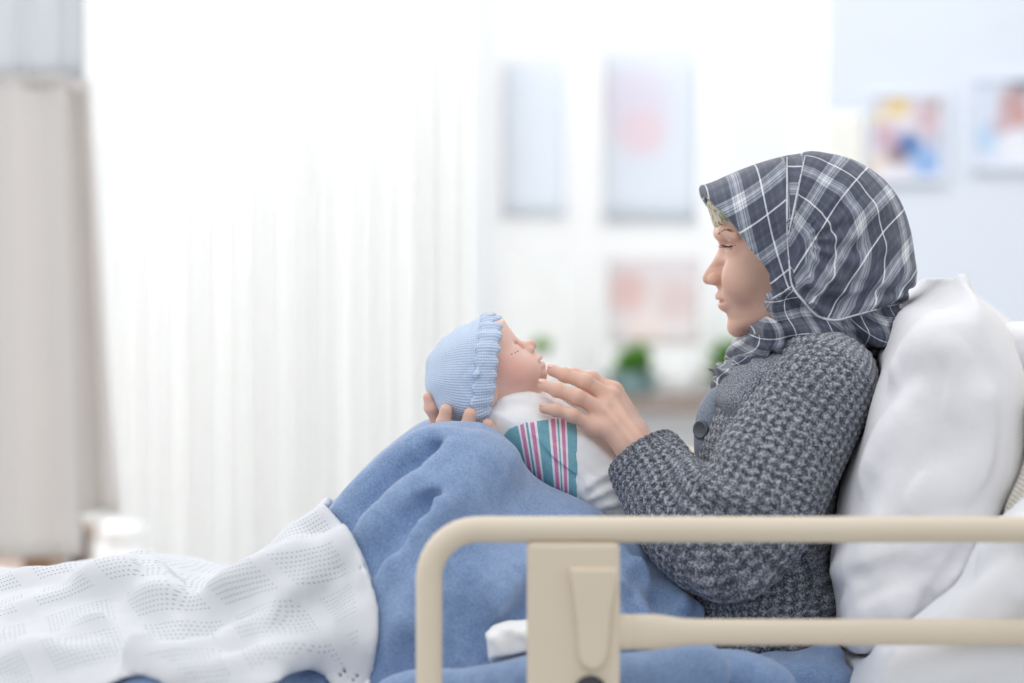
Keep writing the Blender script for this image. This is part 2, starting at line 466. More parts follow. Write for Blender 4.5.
def linen(name, lo, hi, bump=.25, crump=True):
    m = Mat(name, rough=.85); o = m.obj(); nz = m.noise(o, 9, 3)
    m.color(m.mix(nz, srgb(*lo), srgb(*hi)))
    fine = m.noise(o, 900, 2); big = m.noise(o, 16, 4, .5)
    m.bump(m.math('ADD', m.math('MULTIPLY', fine, .06), m.math('MULTIPLY', big, 1.6 if crump else .5)), bump, .01); return m.m
MT['pillow'] = linen('white_pillowcase', (229, 229, 233), (238, 237, 239), .3)
MT['sheet'] = linen('white_sheet', (229, 231, 236), (238, 238, 241), .3)
MT['swaddle'] = linen('white_flannel', (240, 240, 241), (248, 247, 246), .22)
def creamk():
    m = Mat('cream_rib_knit', rough=.95); sx = m.n('SeparateXYZ', {0: m.obj()})
    r = m.math('SINE', m.math('MULTIPLY', m.math('ADD', sx.outputs[0], m.math('MULTIPLY', sx.outputs[2], .3)), 900))
    q = m.math('SINE', m.math('MULTIPLY', sx.outputs[2], 800)); h_ = m.math('MULTIPLY', r, q)
    m.color(m.ramp(m.math('MULTIPLY_ADD', h_, .5, .5), [(0, srgb(214, 208, 194)), (1, srgb(238, 234, 224))])); m.bump(h_, .8, .003); return m.m
MT['cream'] = creamk()
def hatk():
    m = Mat('pale_blue_knit', rough=.95); a = m.attr('puv').outputs['Vector']; sx = m.n('SeparateXYZ', {0: a})
    r = m.math('SINE', m.math('MULTIPLY', sx.outputs[0], 2*math.pi/.0028)); q = m.math('SINE', m.math('MULTIPLY', sx.outputs[1], 2*math.pi/.0028))
    h_ = m.math('ADD', r, m.math('MULTIPLY', q, .35)); nz = m.noise(m.obj(), 500, 2)
    t = m.math('ADD', m.math('MULTIPLY_ADD', h_, .16, .3), m.math('MULTIPLY', nz, .4))
    m.color(m.ramp(t, [(.1, srgb(176, 198, 228)), (.8, srgb(213, 226, 244))])); m.bump(h_, .4, .0012)
    m.b.inputs['Sheen Weight'].default_value = .3; return m.m
MT['hat'] = hatk()
def stripem():
    m = Mat('striped_flannel', rough=.9); a = m.attr('puv').outputs['Vector']; sx = m.n('SeparateXYZ', {0: a}); u = sx.outputs[0]
    T, K, W = srgb(64, 158, 176), srgb(214, 96, 160), srgb(243, 243, 244)
    st = [(0, T), (.175, W), (.20, K), (.255, W), (.285, T), (.315, W), (.345, K), (.405, W), (.44, T), (.60, W), (.635, K), (.695, W), (.72, T), (.745, W), (.775, K), (.825, W), (.855, T), (.999, T)]
    weave = m.noise(m.obj(), 800, 1)
    c = m.ramp(u, st, 'CONSTANT'); m.color(m.mix(m.math('MULTIPLY', weave, .35), c, W)); m.bump(weave, .3, .001); return m.m
MT['stripe'] = stripem()
def plastic():
    m = Mat('beige_rail_plastic', srgb(222, 208, 186), .42); o = m.obj(); nz = m.noise(o, 7, 3); fine = m.noise(o, 500, 2)
    m.color(m.mix(nz, srgb(214, 200, 178), srgb(226, 213, 193))); m.bump(fine, .12, .0006); return m.m
MT['rail'] = plastic()
MT['steel'] = simple('grey_powder_coat', (150, 150, 152), .45)
MT['dark'] = simple('dark_rubber', (48, 50, 54), .5)
MT['wall'] = simple('pale_blue_wall_paint', (222, 228, 238), .8, .02, 3)
MT['mount'] = simple('pale_blue_picture_mount', (226, 231, 240), .7, .02, 9)
MT['wallw'] = simple('white_wall_paint', (236, 238, 240), .8, .02, 3)
MT['floor'] = simple('pale_vinyl_floor', (205, 205, 202), .35, .04, 2)
MT['frame'] = simple('white_window_frame', (246, 246, 246), .5, .01, 5)
MT['wood'] = simple('brown_wood', (150, 120, 98), .5, .15, 12)
MT['ledge'] = simple('grey_brown_ledge', (150, 134, 126), .5, .08, 10)
MT['green'] = simple('green_leaf', (110, 160, 70), .6, .3, 30)
MT['lime'] = simple('lime_leaf', (150, 195, 60), .6, .2, 30)
MT['white'] = simple('white_ceramic', (245, 245, 245), .3, .01, 10)
MT['teal'] = simple('pale_teal_ceramic', (146, 180, 182), .4, .05, 10)
MT['nail'] = simple('nail', (232, 190, 178), .3, .02, 50)
MT['lash'] = simple('dark_hair', (48, 36, 32), .7, .1, 50)
MT['brow'] = simple('brow_hair', (92, 68, 58), .8, .1, 50)
MT['button'] = simple('grey_button', (86, 92, 102), .35, .1, 90)
MT['thread'] = simple('pale_edge_stitching', (205, 208, 214), .8, .05, 90)
def sheer():
    m = Mat('sheer_white_curtain'); t = m.t; out = t.nodes['Material Output']; t.nodes.remove(m.b)
    d = m.n('BsdfDiffuse', {'Color': (.95, .95, .955, 1)}); tr = m.n('BsdfTranslucent', {'Color': (.95, .95, .94, 1)}); tp = m.n('BsdfTransparent')
    a = m.n('MixShader', {0: .55, 1: d, 2: tr}); b = m.n('MixShader', {0: .28, 1: a, 2: tp}); t.links.new(b.outputs[0], out.inputs[0]); return m.m
MT['sheer'] = sheer()
def cloth2(name, rgb, tr=.3):
    m = Mat(name); t = m.t; out = t.nodes['Material Output']; t.nodes.remove(m.b); c = srgb(*rgb)
    nz = m.noise(m.obj(), 300, 2); cc = m.mix(nz, tuple(x*.96 for x in c[:3])+(1,), c)
    d = m.n('BsdfDiffuse', {'Color': cc}); tl = m.n('BsdfTranslucent', {'Color': cc})
    a = m.n('MixShader', {0: tr, 1: d, 2: tl}); t.links.new(a.outputs[0], out.inputs[0]); return m.m
MT['privacy'] = cloth2('beige_privacy_curtain', (240, 236, 233), .3)
MT['mesh'] = cloth2('pale_mesh_header', (238, 240, 243), .45)
def glass():
    m = Mat('window_glass'); t = m.t; out = t.nodes['Material Output']; t.nodes.remove(m.b)
    g = m.n('BsdfGlossy', {'Roughness': .02}); tp = m.n('BsdfTransparent', {'Color': (.97, .98, .98, 1)})
    a = m.n('MixShader', {0: .05, 1: tp, 2: g}); t.links.new(a.outputs[0], out.inputs[0]); return m.m
MT['glass'] = glass()
def blotch(name, base, spots, tr=.5, scale=1.0):
    """paper print: soft colour patches at fixed places (object x,z)"""
    m = Mat(name); t = m.t; out = t.nodes['Material Output']; t.nodes.remove(m.b)
    col = srgb(*base); o = m.obj()
    for (x, z, r, rgb) in spots:
        dv = m.n('VectorMath', {0: o, 1: (x, 0, z)}, operation='SUBTRACT').outputs[0]
        dv = m.n('VectorMath', {0: dv, 1: (1, 0, 1)}, operation='MULTIPLY').outputs[0]
        l = m.n('VectorMath', {0: dv}, operation='LENGTH').outputs['Value']
        f = m.n('MapRange', {0: l, 1: r, 2: r*.5, 3: 0.0, 4: 1.0}).outputs[0]
        col = m.mix(f, col, srgb(*rgb))
    d = m.n('BsdfDiffuse', {'Color': col}); tl = m.n('BsdfTranslucent', {'Color': col})
    a = m.n('MixShader', {0: tr, 1: d, 2: tl}); t.links.new(a.outputs[0], out.inputs[0]); return m.m
# ------------------------------------------------------------------ faces
def frame(up):
    u = np.array([up[0], 0, up[1]], float); u /= np.linalg.norm(u)
    return u
def head_volume(f, prof, base, up, fwd, u0px, Bpts, Aback, nosew, kchin, jaw, y0=0.0, mouth=None, k=.004, pexp=2.2):
    """head sculpted from the traced mid-line (prof) over a smoother face line (base); u = forward, w = up, v = sideways"""
    O = P(u0px[0], u0px[1], y0)
    pr = np.array([P(a, b, y0)-O for a, b in prof]); ba = np.array([P(a, b, y0)-O for a, b in base])
    pw, pu = pr@up, pr@fwd; bw, bu = ba@up, ba@fwd
    i = np.argsort(pw); pw, pu = pw[i], pu[i]; j = np.argsort(bw); bw, bu = bw[j], bu[j]
    Bw = np.array([q[0] for q in Bpts]); Bb = np.array([q[1] for q in Bpts])
    sl = tuple([slice(None)]*3); g = f.ax[0][:, None, None]-O[0], f.ax[1][None, :, None]-O[1], f.ax[2][None, None, :]-O[2]
    U = g[0]*fwd[0]+g[2]*fwd[2]; Wz = g[0]*up[0]+g[2]*up[2]; Vv = g[1]
    Wf = Wz.ravel(); sh = Wz.shape
    ub = np.interp(Wf, bw, bu).reshape(sh).astype(np.float32); um = np.interp(Wf, pw, pu).reshape(sh).astype(np.float32)
    B = np.interp(Wf, Bw, Bb).reshape(sh).astype(np.float32); nwid = np.interp(Wf, [q[0] for q in nosew], [q[1] for q in nosew]).reshape(sh)
    dlt = um-ub
    Us = U-dlt*np.exp(-(np.abs(Vv)/nwid)**2.4)
    A = np.where(Us > 0, ub, Aback)
    r = ((np.abs(Us)/A)**pexp+(np.abs(Vv)/B)**pexp)**(1/pexp)
    d = (r-1)*np.minimum(A, B)*.9
    wmin = bw.min()
    d = np.maximum(d, -1.0)
    # jaw underside plane: from chin point, rising backwards
    n = jaw; dj = -(Wz-(wmin+kchin))-np.tan(n)*(U-bu[0])*-1.0
    # surface goes up as u decreases
    dj = ((wmin+kchin)+np.tan(n)*(bu[0]-U)-Wz)*np.cos(n)
    kk = .016; h_ = np.maximum(kk-np.abs(d-dj), 0)/kk; d = np.maximum(d, dj)+h_*h_*kk*.25
    f.comb(sl, d.astype(np.float32), .012, 'add')
    def Q(px, py, v=0.0, du=0.0):
        q = P(px, py, y0); q = q+fwd*du; q[1] = y0+v; return q
    return Q
def paint(V, base, items):
    """skin colour per vertex: base, then soft-edged local tints (lips, cheeks, lids)"""
    col = np.tile(np.array(srgb(*base)[:3]), (len(V), 1))
    for (pts, r, soft, rgb, a) in items:
        pts = np.array(pts); d = np.full(len(V), 9.0)
        for i in range(max(1, len(pts)-1)):
            p0 = pts[i]; p1 = pts[min(i+1, len(pts)-1)]; e = p1-p0; L = e@e+1e-12
            t = np.clip((V-p0)@e/L, 0, 1); d = np.minimum(d, np.linalg.norm(V-p0-t[:, None]*e, axis=1))
        w_ = smoothstep((r+soft-d)/soft)*a
        col = col*(1-w_[:, None])+np.array(srgb(*rgb)[:3])*w_[:, None]
    return col
def strand(mb, fld, pts, r, n=5, lift=0.0):
    """thin tapered strand lying on a sculpted surface"""
    q = spl(pts, n); out = [fld.hit(a[0], a[1], lift) for a in q]; out = [o_ for o_ in out if o_ is not None]
    if len(out) > 2: mb.tube(out, [r*(.35+.65*math.sin(math.pi*(i+.5)/len(out))) for i in range(len(out))], 8)

# ------------------------------------------------------------------ the mother
woman = empty('person', tuple(P(765, 690, 0)))
tag(woman, 'woman in grey marled cardigan and plaid headscarf, propped in the bed, cradling the baby', 'person')
BASEW = (226, 188, 170)
t_ = math.radians(11); UPW = np.array([-math.sin(t_), 0, math.cos(t_)]); FWW = np.array([-math.cos(t_), 0, -math.sin(t_)])
prof = [(712, 205), (714.5, 220), (716.3, 228.6), (716.6, 236.2), (718.3, 241.7), (719.2, 247), (716.6, 253.5), (710.9, 263), (705.2, 271.5), (702.4, 277), (702.6, 281), (705.5, 284.3), (710, 284.8), (714.5, 285.2), (717.2, 287.5),
        (718.3, 291), (717.4, 295), (717.6, 298.3), (720.9, 300.6), (720.3, 304), (721.9, 309.2), (726.6, 314), (729.8, 318.5), (731.0, 325), (732.5, 331), (736.5, 336.5)]
base = [(716, 195), (716.5, 215), (718, 232), (722, 242), (724.5, 252), (724, 266), (722.5, 280), (720.5, 292), (722.5, 303), (727.5, 313.5), (730.5, 320), (731.5, 327), (734, 333), (738.5, 337)]
ff = Field(P(690, 350, -.10), P(800, 190, .10), .0014)
B_w = [(-.10, .036), (-.085, .042), (-.06, .052), (-.03, .060), (0, .067), (.03, .069), (.06, .064)]
nw_ = [(-.11, .03), (-.08, .028), (-.058, .026), (-.043, .016), (-.033, .0155), (-.022, .013), (-.008, .0095), (.008, .012), (.02, .03), (.06, .04)]
Q = head_volume(ff, prof, base, UPW, FWW, (795, 258), B_w, .05, nw_, .002, math.radians(14))
ff.prism(P2([(756, 300), (800, 300), (830, 350), (770, 362), (756, 340)]), 0, .05, .03, k=.02)
for s in (-1, 1):
    # eye socket, lidded eyeball, brow ridge, cheek
    ff.ell(Q(721.5, 247.5, s*.030), (.0105, .016, .0085), k=.011, mode='sub')
    ff.ell(Q(733.6, 247.5, s*.031), (.0125, .0135, .0122), k=.0035)
    ff.chain([Q(719, 233, s*.010), Q(721, 231.5, s*.030), Q(733, 236, s*.050)], [.004, .0046, .0034], k=.010)
    ff.chain([Q(727.6, 241.8, s*.019), Q(725.4, 242.6, s*.031), Q(731.5, 245, s*.044)], [.0009, .0011, .0009], k=.002, mode='sub', n=4)
    ff.chain([Q(724.2, 248.6, s*.018), Q(721.8, 249.8, s*.030), Q(731, 249.2, s*.0445)], [.0008, .0009, .0008], k=.0015, mode='sub', n=4)
    ff.ell(Q(738, 277, s*.038), (.020, .018, .022), k=.018)
    # nostril wing and opening
    ff.ell(Q(713.2, 279.2, s*.0115), (.0078, .0058, .0068), k=.0045)
    ff.chain([Q(718.6, 274, s*.0165), Q(721.6, 279, s*.0175), Q(719.6, 284.5, s*.0155)], [.0011, .0013, .0009], k=.003, mode='sub', n=4)
    ff.ell(Q(710.6, 285.6, s*.0062), (.0052, .0028, .0026), k=.002, mode='sub')
    # lips
    ff.chain([Q(720.6, 296.6, 0), Q(722, 296.6, s*.008), Q(727, 298.4, s*.017), Q(732.6, 300.0, s*.0235)], [.0038, .0039, .0031, .0013], k=.0035, n=4)
    ff.chain([Q(724.0, 304.4, 0), Q(724.8, 304.2, s*.008), Q(729, 302.8, s*.016), Q(732.6, 300.8, s*.0225)], [.0048, .0047, .0035, .0013], k=.0035, n=4)
    ff.chain([Q(718.6, 300.2, 0), Q(720.6, 300.6, s*.009), Q(727, 300.4, s*.0185), Q(734.6, 300.6, s*.026)], [.0009, .0010, .0011, .0006], k=.002, mode='sub', n=4)
ff.ell(Q(737.5, 327, 0), (.0085, .011, .010), k=.012)
Vf, Qf = ff.mesh(); Vf = relax(Vf, Qf, 1)
lipu = [[Q(720, 296.4, 0), Q(721.5, 296.6, s*.008), Q(727, 298.6, s*.017), Q(732.6, 300.2, s*.0235)] for s in (-1, 1)]
lipl = [[Q(722.6, 304.4, 0), Q(723.6, 304.0, s*.008), Q(728.6, 302.6, s*.016), Q(732.6, 300.8, s*.0225)] for s in (-1, 1)]
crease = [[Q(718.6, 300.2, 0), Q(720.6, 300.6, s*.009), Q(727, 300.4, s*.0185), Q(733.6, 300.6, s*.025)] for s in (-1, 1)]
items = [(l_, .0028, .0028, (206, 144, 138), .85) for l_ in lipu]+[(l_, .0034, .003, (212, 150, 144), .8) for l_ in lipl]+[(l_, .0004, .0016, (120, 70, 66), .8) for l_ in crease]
items += [([Q(738, 275, s*.05), Q(742, 285, s*.05)], .006, .022, (214, 152, 132), .45) for s in (-1, 1)]
items += [([Q(724, 244, s*.02), Q(729, 245.5, s*.043)], .003, .008, (176, 126, 112), .6) for s in (-1, 1)]
bh = [ff.hit(*a) for a in ((718.3, 233.5), (720.5, 230.4), (724, 229.0), (728.5, 230.2), (733, 233.6))]; bh = [b for b in bh if b is not None]
items += [([b*np.array([1, s, 1]) for b in bh], .0012, .0022, (116, 86, 74), .8) for s in (-1, 1)]
items += [([Q(703, 277, 0), Q(712, 280, 0)], .003, .012, (204, 142, 122), .5)]
colf = paint(Vf, BASEW, items)

# hands -----------------------------------------------------------
def hand(palm, fingers, h=.0012, webk=.007, fk=.0035):
    """palm: list of (point, radius) chains; fingers: chains of (point, radius) from knuckle to tip"""
    allp = np.array([p for ch in palm+fingers for p, r in ch])
    f = Field(allp.min(0)-.03, allp.max(0)+.03, h)
    for ch in palm: f.chain([p for p, r in ch], [r for p, r in ch], k=.012, kj=.004)
    for ch in fingers:
        pts = [p for p, r in ch]; rs = [r for p, r in ch]
        g = Field.__new__(Field); g.h = f.h; g.lo = f.lo; g.ax = f.ax; g.D = np.full_like(f.D, .5)
        g.chain(pts, rs, k=.001, kj=.003)
        for j in range(1, len(pts)-1): g.ell(pts[j], (rs[j]*1.07,)*3, k=.004)       # knuckles
        A, B_ = f.D, g.D
        # blend with the palm near the knuckle only; fingers stay apart from each other
        x, y, z = f.ax[0][:, None, None], f.ax[1][None, :, None], f.ax[2][None, None, :]
        dist = np.sqrt((x-pts[0][0])**2+(y-pts[0][1])**2+(z-pts[0][2])**2)
        kk = np.where(dist < .022, .008, .0008)
        hh = np.maximum(kk-np.abs(A-B_), 0)/kk; f.D = np.minimum(A, B_)-hh*hh*kk*.25
    return f
def nail(tip, prev, out, name_parent, r):
    a = (tip-prev)/np.linalg.norm(tip-prev); o_ = out-a*(out@a); o_ /= np.linalg.norm(o_); s_ = np.cross(a, o_)
    mb = MB(); rings = []
    for i in range(7):
        t = -1+2*i/6; wd = r*.62*math.sqrt(max(0, 1-abs(t)**3))+.0002
        row = []
        for j in range(7):
            q = (-1+2*j/6); row.append(tip+a*(t*r*.75+r*.25)+s_*(q*wd)+o_*(r*.98-.35*q*q*r*.5*(wd/r)-.12*r*(t > .5)*(t-.5)))
        rings.append(row)
    V = [p for r_ in rings for p in r_]; F_ = [(i*7+j, i*7+j+1, (i+1)*7+j+1, (i+1)*7+j) for i in range(6) for j in range(6)]
    mb.add(V, F_); V2 = [p-o_*.0008 for p in V]; mb.add(V2, [f_[::-1] for f_ in F_])
    mb.build('fingernail', MT['nail'], name_parent, smooth=True)

# left hand (nearer), lying on the swaddled baby
def q_(px, py, y, r): return (P(px, py, y), r)
lh_f = [
    [q_(592, 426, -.070, .0082), q_(572, 415, -.078, .0072), q_(556, 410, -.078, .0066), q_(544, 408.5, -.074, .0060)],
    [q_(601, 409, -.062, .0092), q_(577, 397, -.070, .0082), q_(557, 390, -.068, .0074), q_(543.5, 385.5, -.060, .0066)],
    [q_(609, 397, -.046, .0092), q_(585, 382, -.052, .0084), q_(565, 375, -.046, .0075), q_(552.5, 370.5, -.036, .0067)],
    [q_(613, 392, -.026, .0090), q_(592, 379, -.024, .0080), q_(574, 375, -.016, .0070), q_(562, 374, -.008, .0064)],
    [q_(628, 420, -.012, .0110), q_(605, 408, .004, .0100), q_(588, 400, .008, .0088), q_(576, 396, .008, .0078)],
]
lh_p = [[q_(646, 463, -.082, .0200), q_(632, 448, -.078, .0175), q_(612, 430, -.070, .0120), q_(594, 427, -.070, .0092)],
        [q_(646, 462, -.080, .0190), q_(630, 440, -.070, .0165), q_(604, 411, -.062, .0105)],
        [q_(646, 460, -.070, .0190), q_(632, 434, -.058, .0155), q_(611, 399, -.046, .0105)],
        [q_(646, 460, -.062, .0190), q_(634, 432, -.040, .0150), q_(614, 391, -.028, .0105)],
        [q_(642, 458, -.050, .0180), q_(632, 430, -.026, .0130), q_(620, 408, -.020, .0110)],
        [q_(646, 462, -.075, .0200), q_(668, 490, -.100, .0240)]]
fh = hand(lh_p, lh_f)
for pts in ([(640, 452), (622, 428), (606, 410)], [(650, 450), (628, 420), (612, 398)]):
    fh.ridge(pts, r=.0030, sink=.0010, k=.006)
Vh, Qh = fh.mesh(); Vh = relax(Vh, Qh, 1)
colh = paint(Vh, BASEW, [([c[-1][0], c[-1][0]], .006, .010, (214, 146, 128), .55) for c in lh_f]+[([c[j][0], c[j][0]], .004, .007, (200, 146, 126), .45) for c in lh_f for j in (0, 1, 2)])
# right hand (farther), fingers curling up round the back of the baby's head
rh_f = [
    [q_(497, 452, -.020, .0092), q_(492, 446, -.052, .0086), q_(490, 434, -.066, .0078), q_(487.5, 425, -.068, .0070)],
    [q_(478, 449, -.012, .0095), q_(470, 444, -.050, .0090), q_(467, 428, -.070, .0082), q_(470, 414, -.070, .0074)],
    [q_(460, 443, -.006, .0095), q_(449, 437, -.042, .0088), q_(444, 423, -.060, .0080), q_(446, 410, -.062, .0072)],
    [q_(446, 432, .004, .0088), q_(438, 423, -.026, .0078), q_(431, 408, -.036, .0066), q_(428, 397, -.038, .0056)],
    [q_(505, 440, .050, .0120), q_(480, 420, .074, .0100), q_(468, 400, .078, .0088), q_(462, 385, .074, .0078)],
]
rh_p = [[q_(560, 470, .085, .024), q_(530, 458, .055, .021), q_(500, 452, -.010, .0125)], [q_(530, 458, .055, .021), q_(480, 449, -.006, .0125)],
        [q_(530, 457, .055, .021), q_(462, 443, .0, .0120)], [q_(530, 456, .055, .021), q_(448, 433, .010, .0115)], [q_(530, 456, .060, .020), q_(505, 440, .050, .0140)]]
fr = hand(rh_p, rh_f)
Vr, Qr = fr.mesh(); Vr = relax(Vr, Qr, 1)
colr = paint(Vr, (212, 170, 152), [([c[-1][0], c[-1][0]], .006, .010, (196, 132, 118), .6) for c in rh_f])

def join(parts):
    V = []; F_ = []; Cc = []; n = 0
    for v, q, c in parts: V.append(v); F_.append(q+n); Cc.append(c); n += len(v)
    return np.vstack(V), np.vstack(F_), np.vstack(Cc)
def build_union(name, parts, mat, parent):
    """grow the finely sculpted pieces and the trunk together into one closed skin"""
    obs = [build(name+'_piece', v, q, mat, parent, col=c) for v, q, c in parts]
    o = obs[0]
    try:
        for t in obs[1:]:
            md = o.modifiers.new('union', 'BOOLEAN'); md.operation = 'UNION'; md.solver = 'EXACT'; md.object = t
        dg = bpy.context.evaluated_depsgraph_get(); me = bpy.data.meshes.new_from_object(o.evaluated_get(dg))
        good = len(me.vertices) > .6*sum(len(a.data.vertices) for a in obs)
    except Exception as ex:
        print('union failed', ex); good = False
    for a in obs: bpy.data.objects.remove(a)
    if not good:
        V_, F_, C_ = join(parts); return build(name, V_, F_, mat, parent, col=C_)
    me.name = name; me.polygons.foreach_set('use_smooth', np.full(len(me.polygons), True))
    r = bpy.data.objects.new(name, me); C.objects.link(r); r.parent = parent
    return r

# body under the clothes: skull, neck, torso, arms, legs
TORSO = [(762, 352), (740, 368), (722, 388), (711, 412), (705, 440), (702, 468), (690, 505), (682, 550), (676, 600), (684, 640), (704, 672), (762, 680), (826, 672), (828, 610), (828, 545), (838, 475), (856, 410), (872, 366), (866, 342), (840, 330), (800, 335)]
fb = Field(P(215, 700, -.32), P(920, 150, .32), .006)
fb.prism(P2(TORSO), 0, .140, .09, k=.02, p=2.4, off=-.020)
fb.cap(P(815, 350), P(800, 290), .052, .050, k=.03)
fb.ell(P(815, 240), (.092, .073, .088), k=.02)
for s in (-1, 1):
    A_ = [(828, 384, s*.120), (785, 455, s*.165), (733, 545, s*.18)]
    fb.chain([P(*a) for a in A_], [.034, .036, .032], k=.03)
fb.chain([P(733, 545, -.18), P(673, 503, -.14), P(646, 463, -.082)], [.034, .030, .021], k=.02)
fb.chain([P(733, 545, .18), P(640, 510, .14), P(560, 470, .085)], [.034, .030, .024], k=.02)
fleg = Field(fb.lo, (P(920, 150, .32)), .006)
fleg.ax = fb.ax; fleg.D = np.full_like(fb.D, .5)
for f_ in (fb, fleg):
    for s in (-1, 1):
        f_.chain([P(770, 640, s*.085), P(610, 592, s*.09), P(456, 494, s*.085)], [.066, .049, .043], k=.03)
        f_.chain([P(456, 494, s*.085), P(370, 570, s*.085), P(265, 655, s*.075)], [.045, .044, .032], k=.02)
        f_.chain([P(265, 655, s*.075), P(225, 640, s*.085), P(205, 615, s*.09)], [.030, .024, .018], k=.02)
Vb, Qb = fb.mesh(); Vb = relax(Vb, Qb, 2); colb = paint(Vb, BASEW, [])
body = build_union('body', [(Vb, Qb, colb), (Vf, Qf, colf), (Vh, Qh, colh), (Vr, Qr, colr)], MT['skin'], woman)
for c in lh_f[:4]:
    nail(c[-1][0], c[-2][0], np.array([-.2, -.3, 1.0]), woman, c[-1][1])
mb = MB(); strand(mb, ff, [(720.5, 244.6), (724.5, 246.2), (729.5, 246.8), (735.5, 245.4)], .0010)
for i in range(7):
    a = (721+i*1.7, 245.6+.9*math.sin(i/6*math.pi)); p0 = ff.hit(*a)
    if p0 is not None: mb.tube([p0, p0+np.array([-.0022, -.0006, -.0012]), p0+np.array([-.0050, -.001, -.0012])], [.0003, .00025, .0001], 5)
mb.build('eyelashes', MT['lash'], woman, smooth=True)
mb = MB()
for i in range(14):
    t = i/13; x = 718.5+t*13.5; y = 233.0-4.0*math.sin(min(1, t*1.5)*math.pi/2)+5.2*max(0, t-.45)**1.3
    strand(mb, ff, [(x-.4, y+1.0), (x+.9, y+.1), (x+2.2, y-.4)], .00055, 3, .00025)
mb.build('eyebrow', MT['brow'], woman, smooth=True)

# headscarf -----------------------------------------------------------
HOOD = [(698, 187), (705, 184.5), (716, 181), (735, 172.5), (760, 162), (785, 155), (810, 152), (835, 155), (860, 164), (882, 179), (898, 200), (908, 228), (914, 256), (915, 275), (909, 290), (898, 304), (884, 325), (850, 352), (800, 358), (758, 356), (700, 362), (660, 320), (660, 240), (685, 205)]
CUT = [(690, 150), (698, 186), (703, 197), (711.5, 208), (721, 217.5), (732, 231), (742, 245), (752, 258), (762, 274), (768, 290), (769.5, 302), (766, 317), (756, 329), (746, 341), (738, 353), (725, 372), (640, 372), (640, 150)]
fs = Field(P(690, 440, -.16), P(925, 146, .16), .0020)
fs.prism(np.array(spl(P2(HOOD), 4, True)), 0, .100, .085, k=.01, p=2.3)
fs.prism(np.array(spl(P2([(695, 350), (712, 310), (760, 300), (800, 302), (850, 300), (896, 304), (893, 325), (882, 352), (850, 352), (822, 348), (800, 358), (775, 366), (752, 378), (726, 396), (712, 404), (714, 386), (722, 370), (712, 360)]), 3, True)), 0, .125, .055, k=.02)
fs.prism(P2([(741, 345), (790, 340), (800, 360), (776, 384), (760, 402), (742, 428), (733, 431), (722, 418), (712, 396), (722, 372)]), -.02, .085, .04, k=.01)
fs.prism(P2(CUT), 0, .3, 0, k=.003, p=2, mode='sub')
fs.ell(P(752, 262), (.072, .080, .098), k=.004, mode='sub', R=[FWW, [0, 1, 0], UPW])
fs_base = fs.copy()
def R(pts, r, sink, k, mode='add'): fs.ridge(pts, r=r, sink=sink*(.45 if mode == 'add' else .8), k=k*.8, mode=mode)
# rolled front edge, the pinned tail, pleats fanning out of the pin, folds wrapped round the neck
R([(787, 158), (786, 185), (785, 215), (785, 240)], r=.008, sink=.0025, k=.006)
R([(803, 158), (797, 185), (791, 215), (787, 240)], r=.007, sink=.0015, k=.005)
R([(783, 236), (781, 262), (779, 285), (780, 300)], r=.009, sink=.004, k=.008)
R([(788, 232), (789, 262), (793, 282), (803, 300), (822, 318), (842, 320), (866, 313)], r=.009, sink=.004, k=.006)
R([(793, 262), (815, 238), (838, 208), (856, 186)], r=.012, sink=.003, k=.02)
R([(795, 272), (825, 252), (852, 226), (880, 206)], r=.012, sink=.004, k=.018)
R([(800, 284), (830, 268), (862, 255), (892, 246)], r=.013, sink=.006, k=.018)
R([(802, 292), (835, 281), (868, 280), (905, 268)], r=.014, sink=.008, k=.016)
R([(806, 302), (836, 298), (862, 300), (893, 296)], r=.011, sink=.008, k=.010)
R([(815, 310), (845, 309), (865, 305), (886, 300)], r=.010, sink=.008, k=.008)
R([(822, 322), (850, 320), (872, 330), (886, 343)], r=.010, sink=.007, k=.008)
R([(770, 305), (790, 312), (815, 328), (838, 332)], r=.013, sink=.007, k=.015)
R([(750, 335), (775, 330), (805, 334), (848, 340)], r=.011, sink=.006, k=.010)
R([(722, 372), (740, 352), (765, 345), (790, 348)], r=.010, sink=.006, k=.008)
R([(716, 384), (735, 370), (755, 358)], r=.008, sink=.004, k=.010)
# creases
for pts in ([(790, 250), (800, 275), (806, 290)], [(798, 278), (830, 260), (866, 240)], [(803, 296), (840, 289), (880, 288)], [(812, 306), (840, 304), (868, 300)],
            [(818, 316), (846, 313), (878, 305)], [(735, 352), (765, 338), (800, 342)], [(845, 326), (866, 322), (885, 318)], [(796, 262), (822, 232), (845, 200)]):
    R(pts, r=.006, sink=.0040, k=.008, mode='sub')
def fold(x, y, z):
    lowr = smoothstep((P(0, 268)[2]-z)/.04); px_, pz_ = P(787, 240)[0], P(787, 240)[2]
    a = np.arctan2(z-pz_, x-px_); r_ = np.hypot(x-px_, z-pz_); fan = smoothstep(r_/.03)*smoothstep((.125-r_)/.05)*smoothstep((x-px_)/.02)
    return .0040*np.sin(230*(z*.92+x*.38)+6*np.sin(26*x+9*y)+2*np.sin(60*z))*lowr*smoothstep((P(0, 395)[2]-z)/-.03)+.0026*np.sin(a*15+.8)*fan+.0009*np.sin(45*x-38*z+3*np.sin(30*z))
fs.disp(fold, .008)
Vs, Qs = fs.mesh(); Vs = relax(Vs, Qs, 2)
HEM = [(740, 306), (770, 300), (792, 287), (803, 301), (818, 316), (836, 320), (856, 315), (893, 305), (920, 300)]
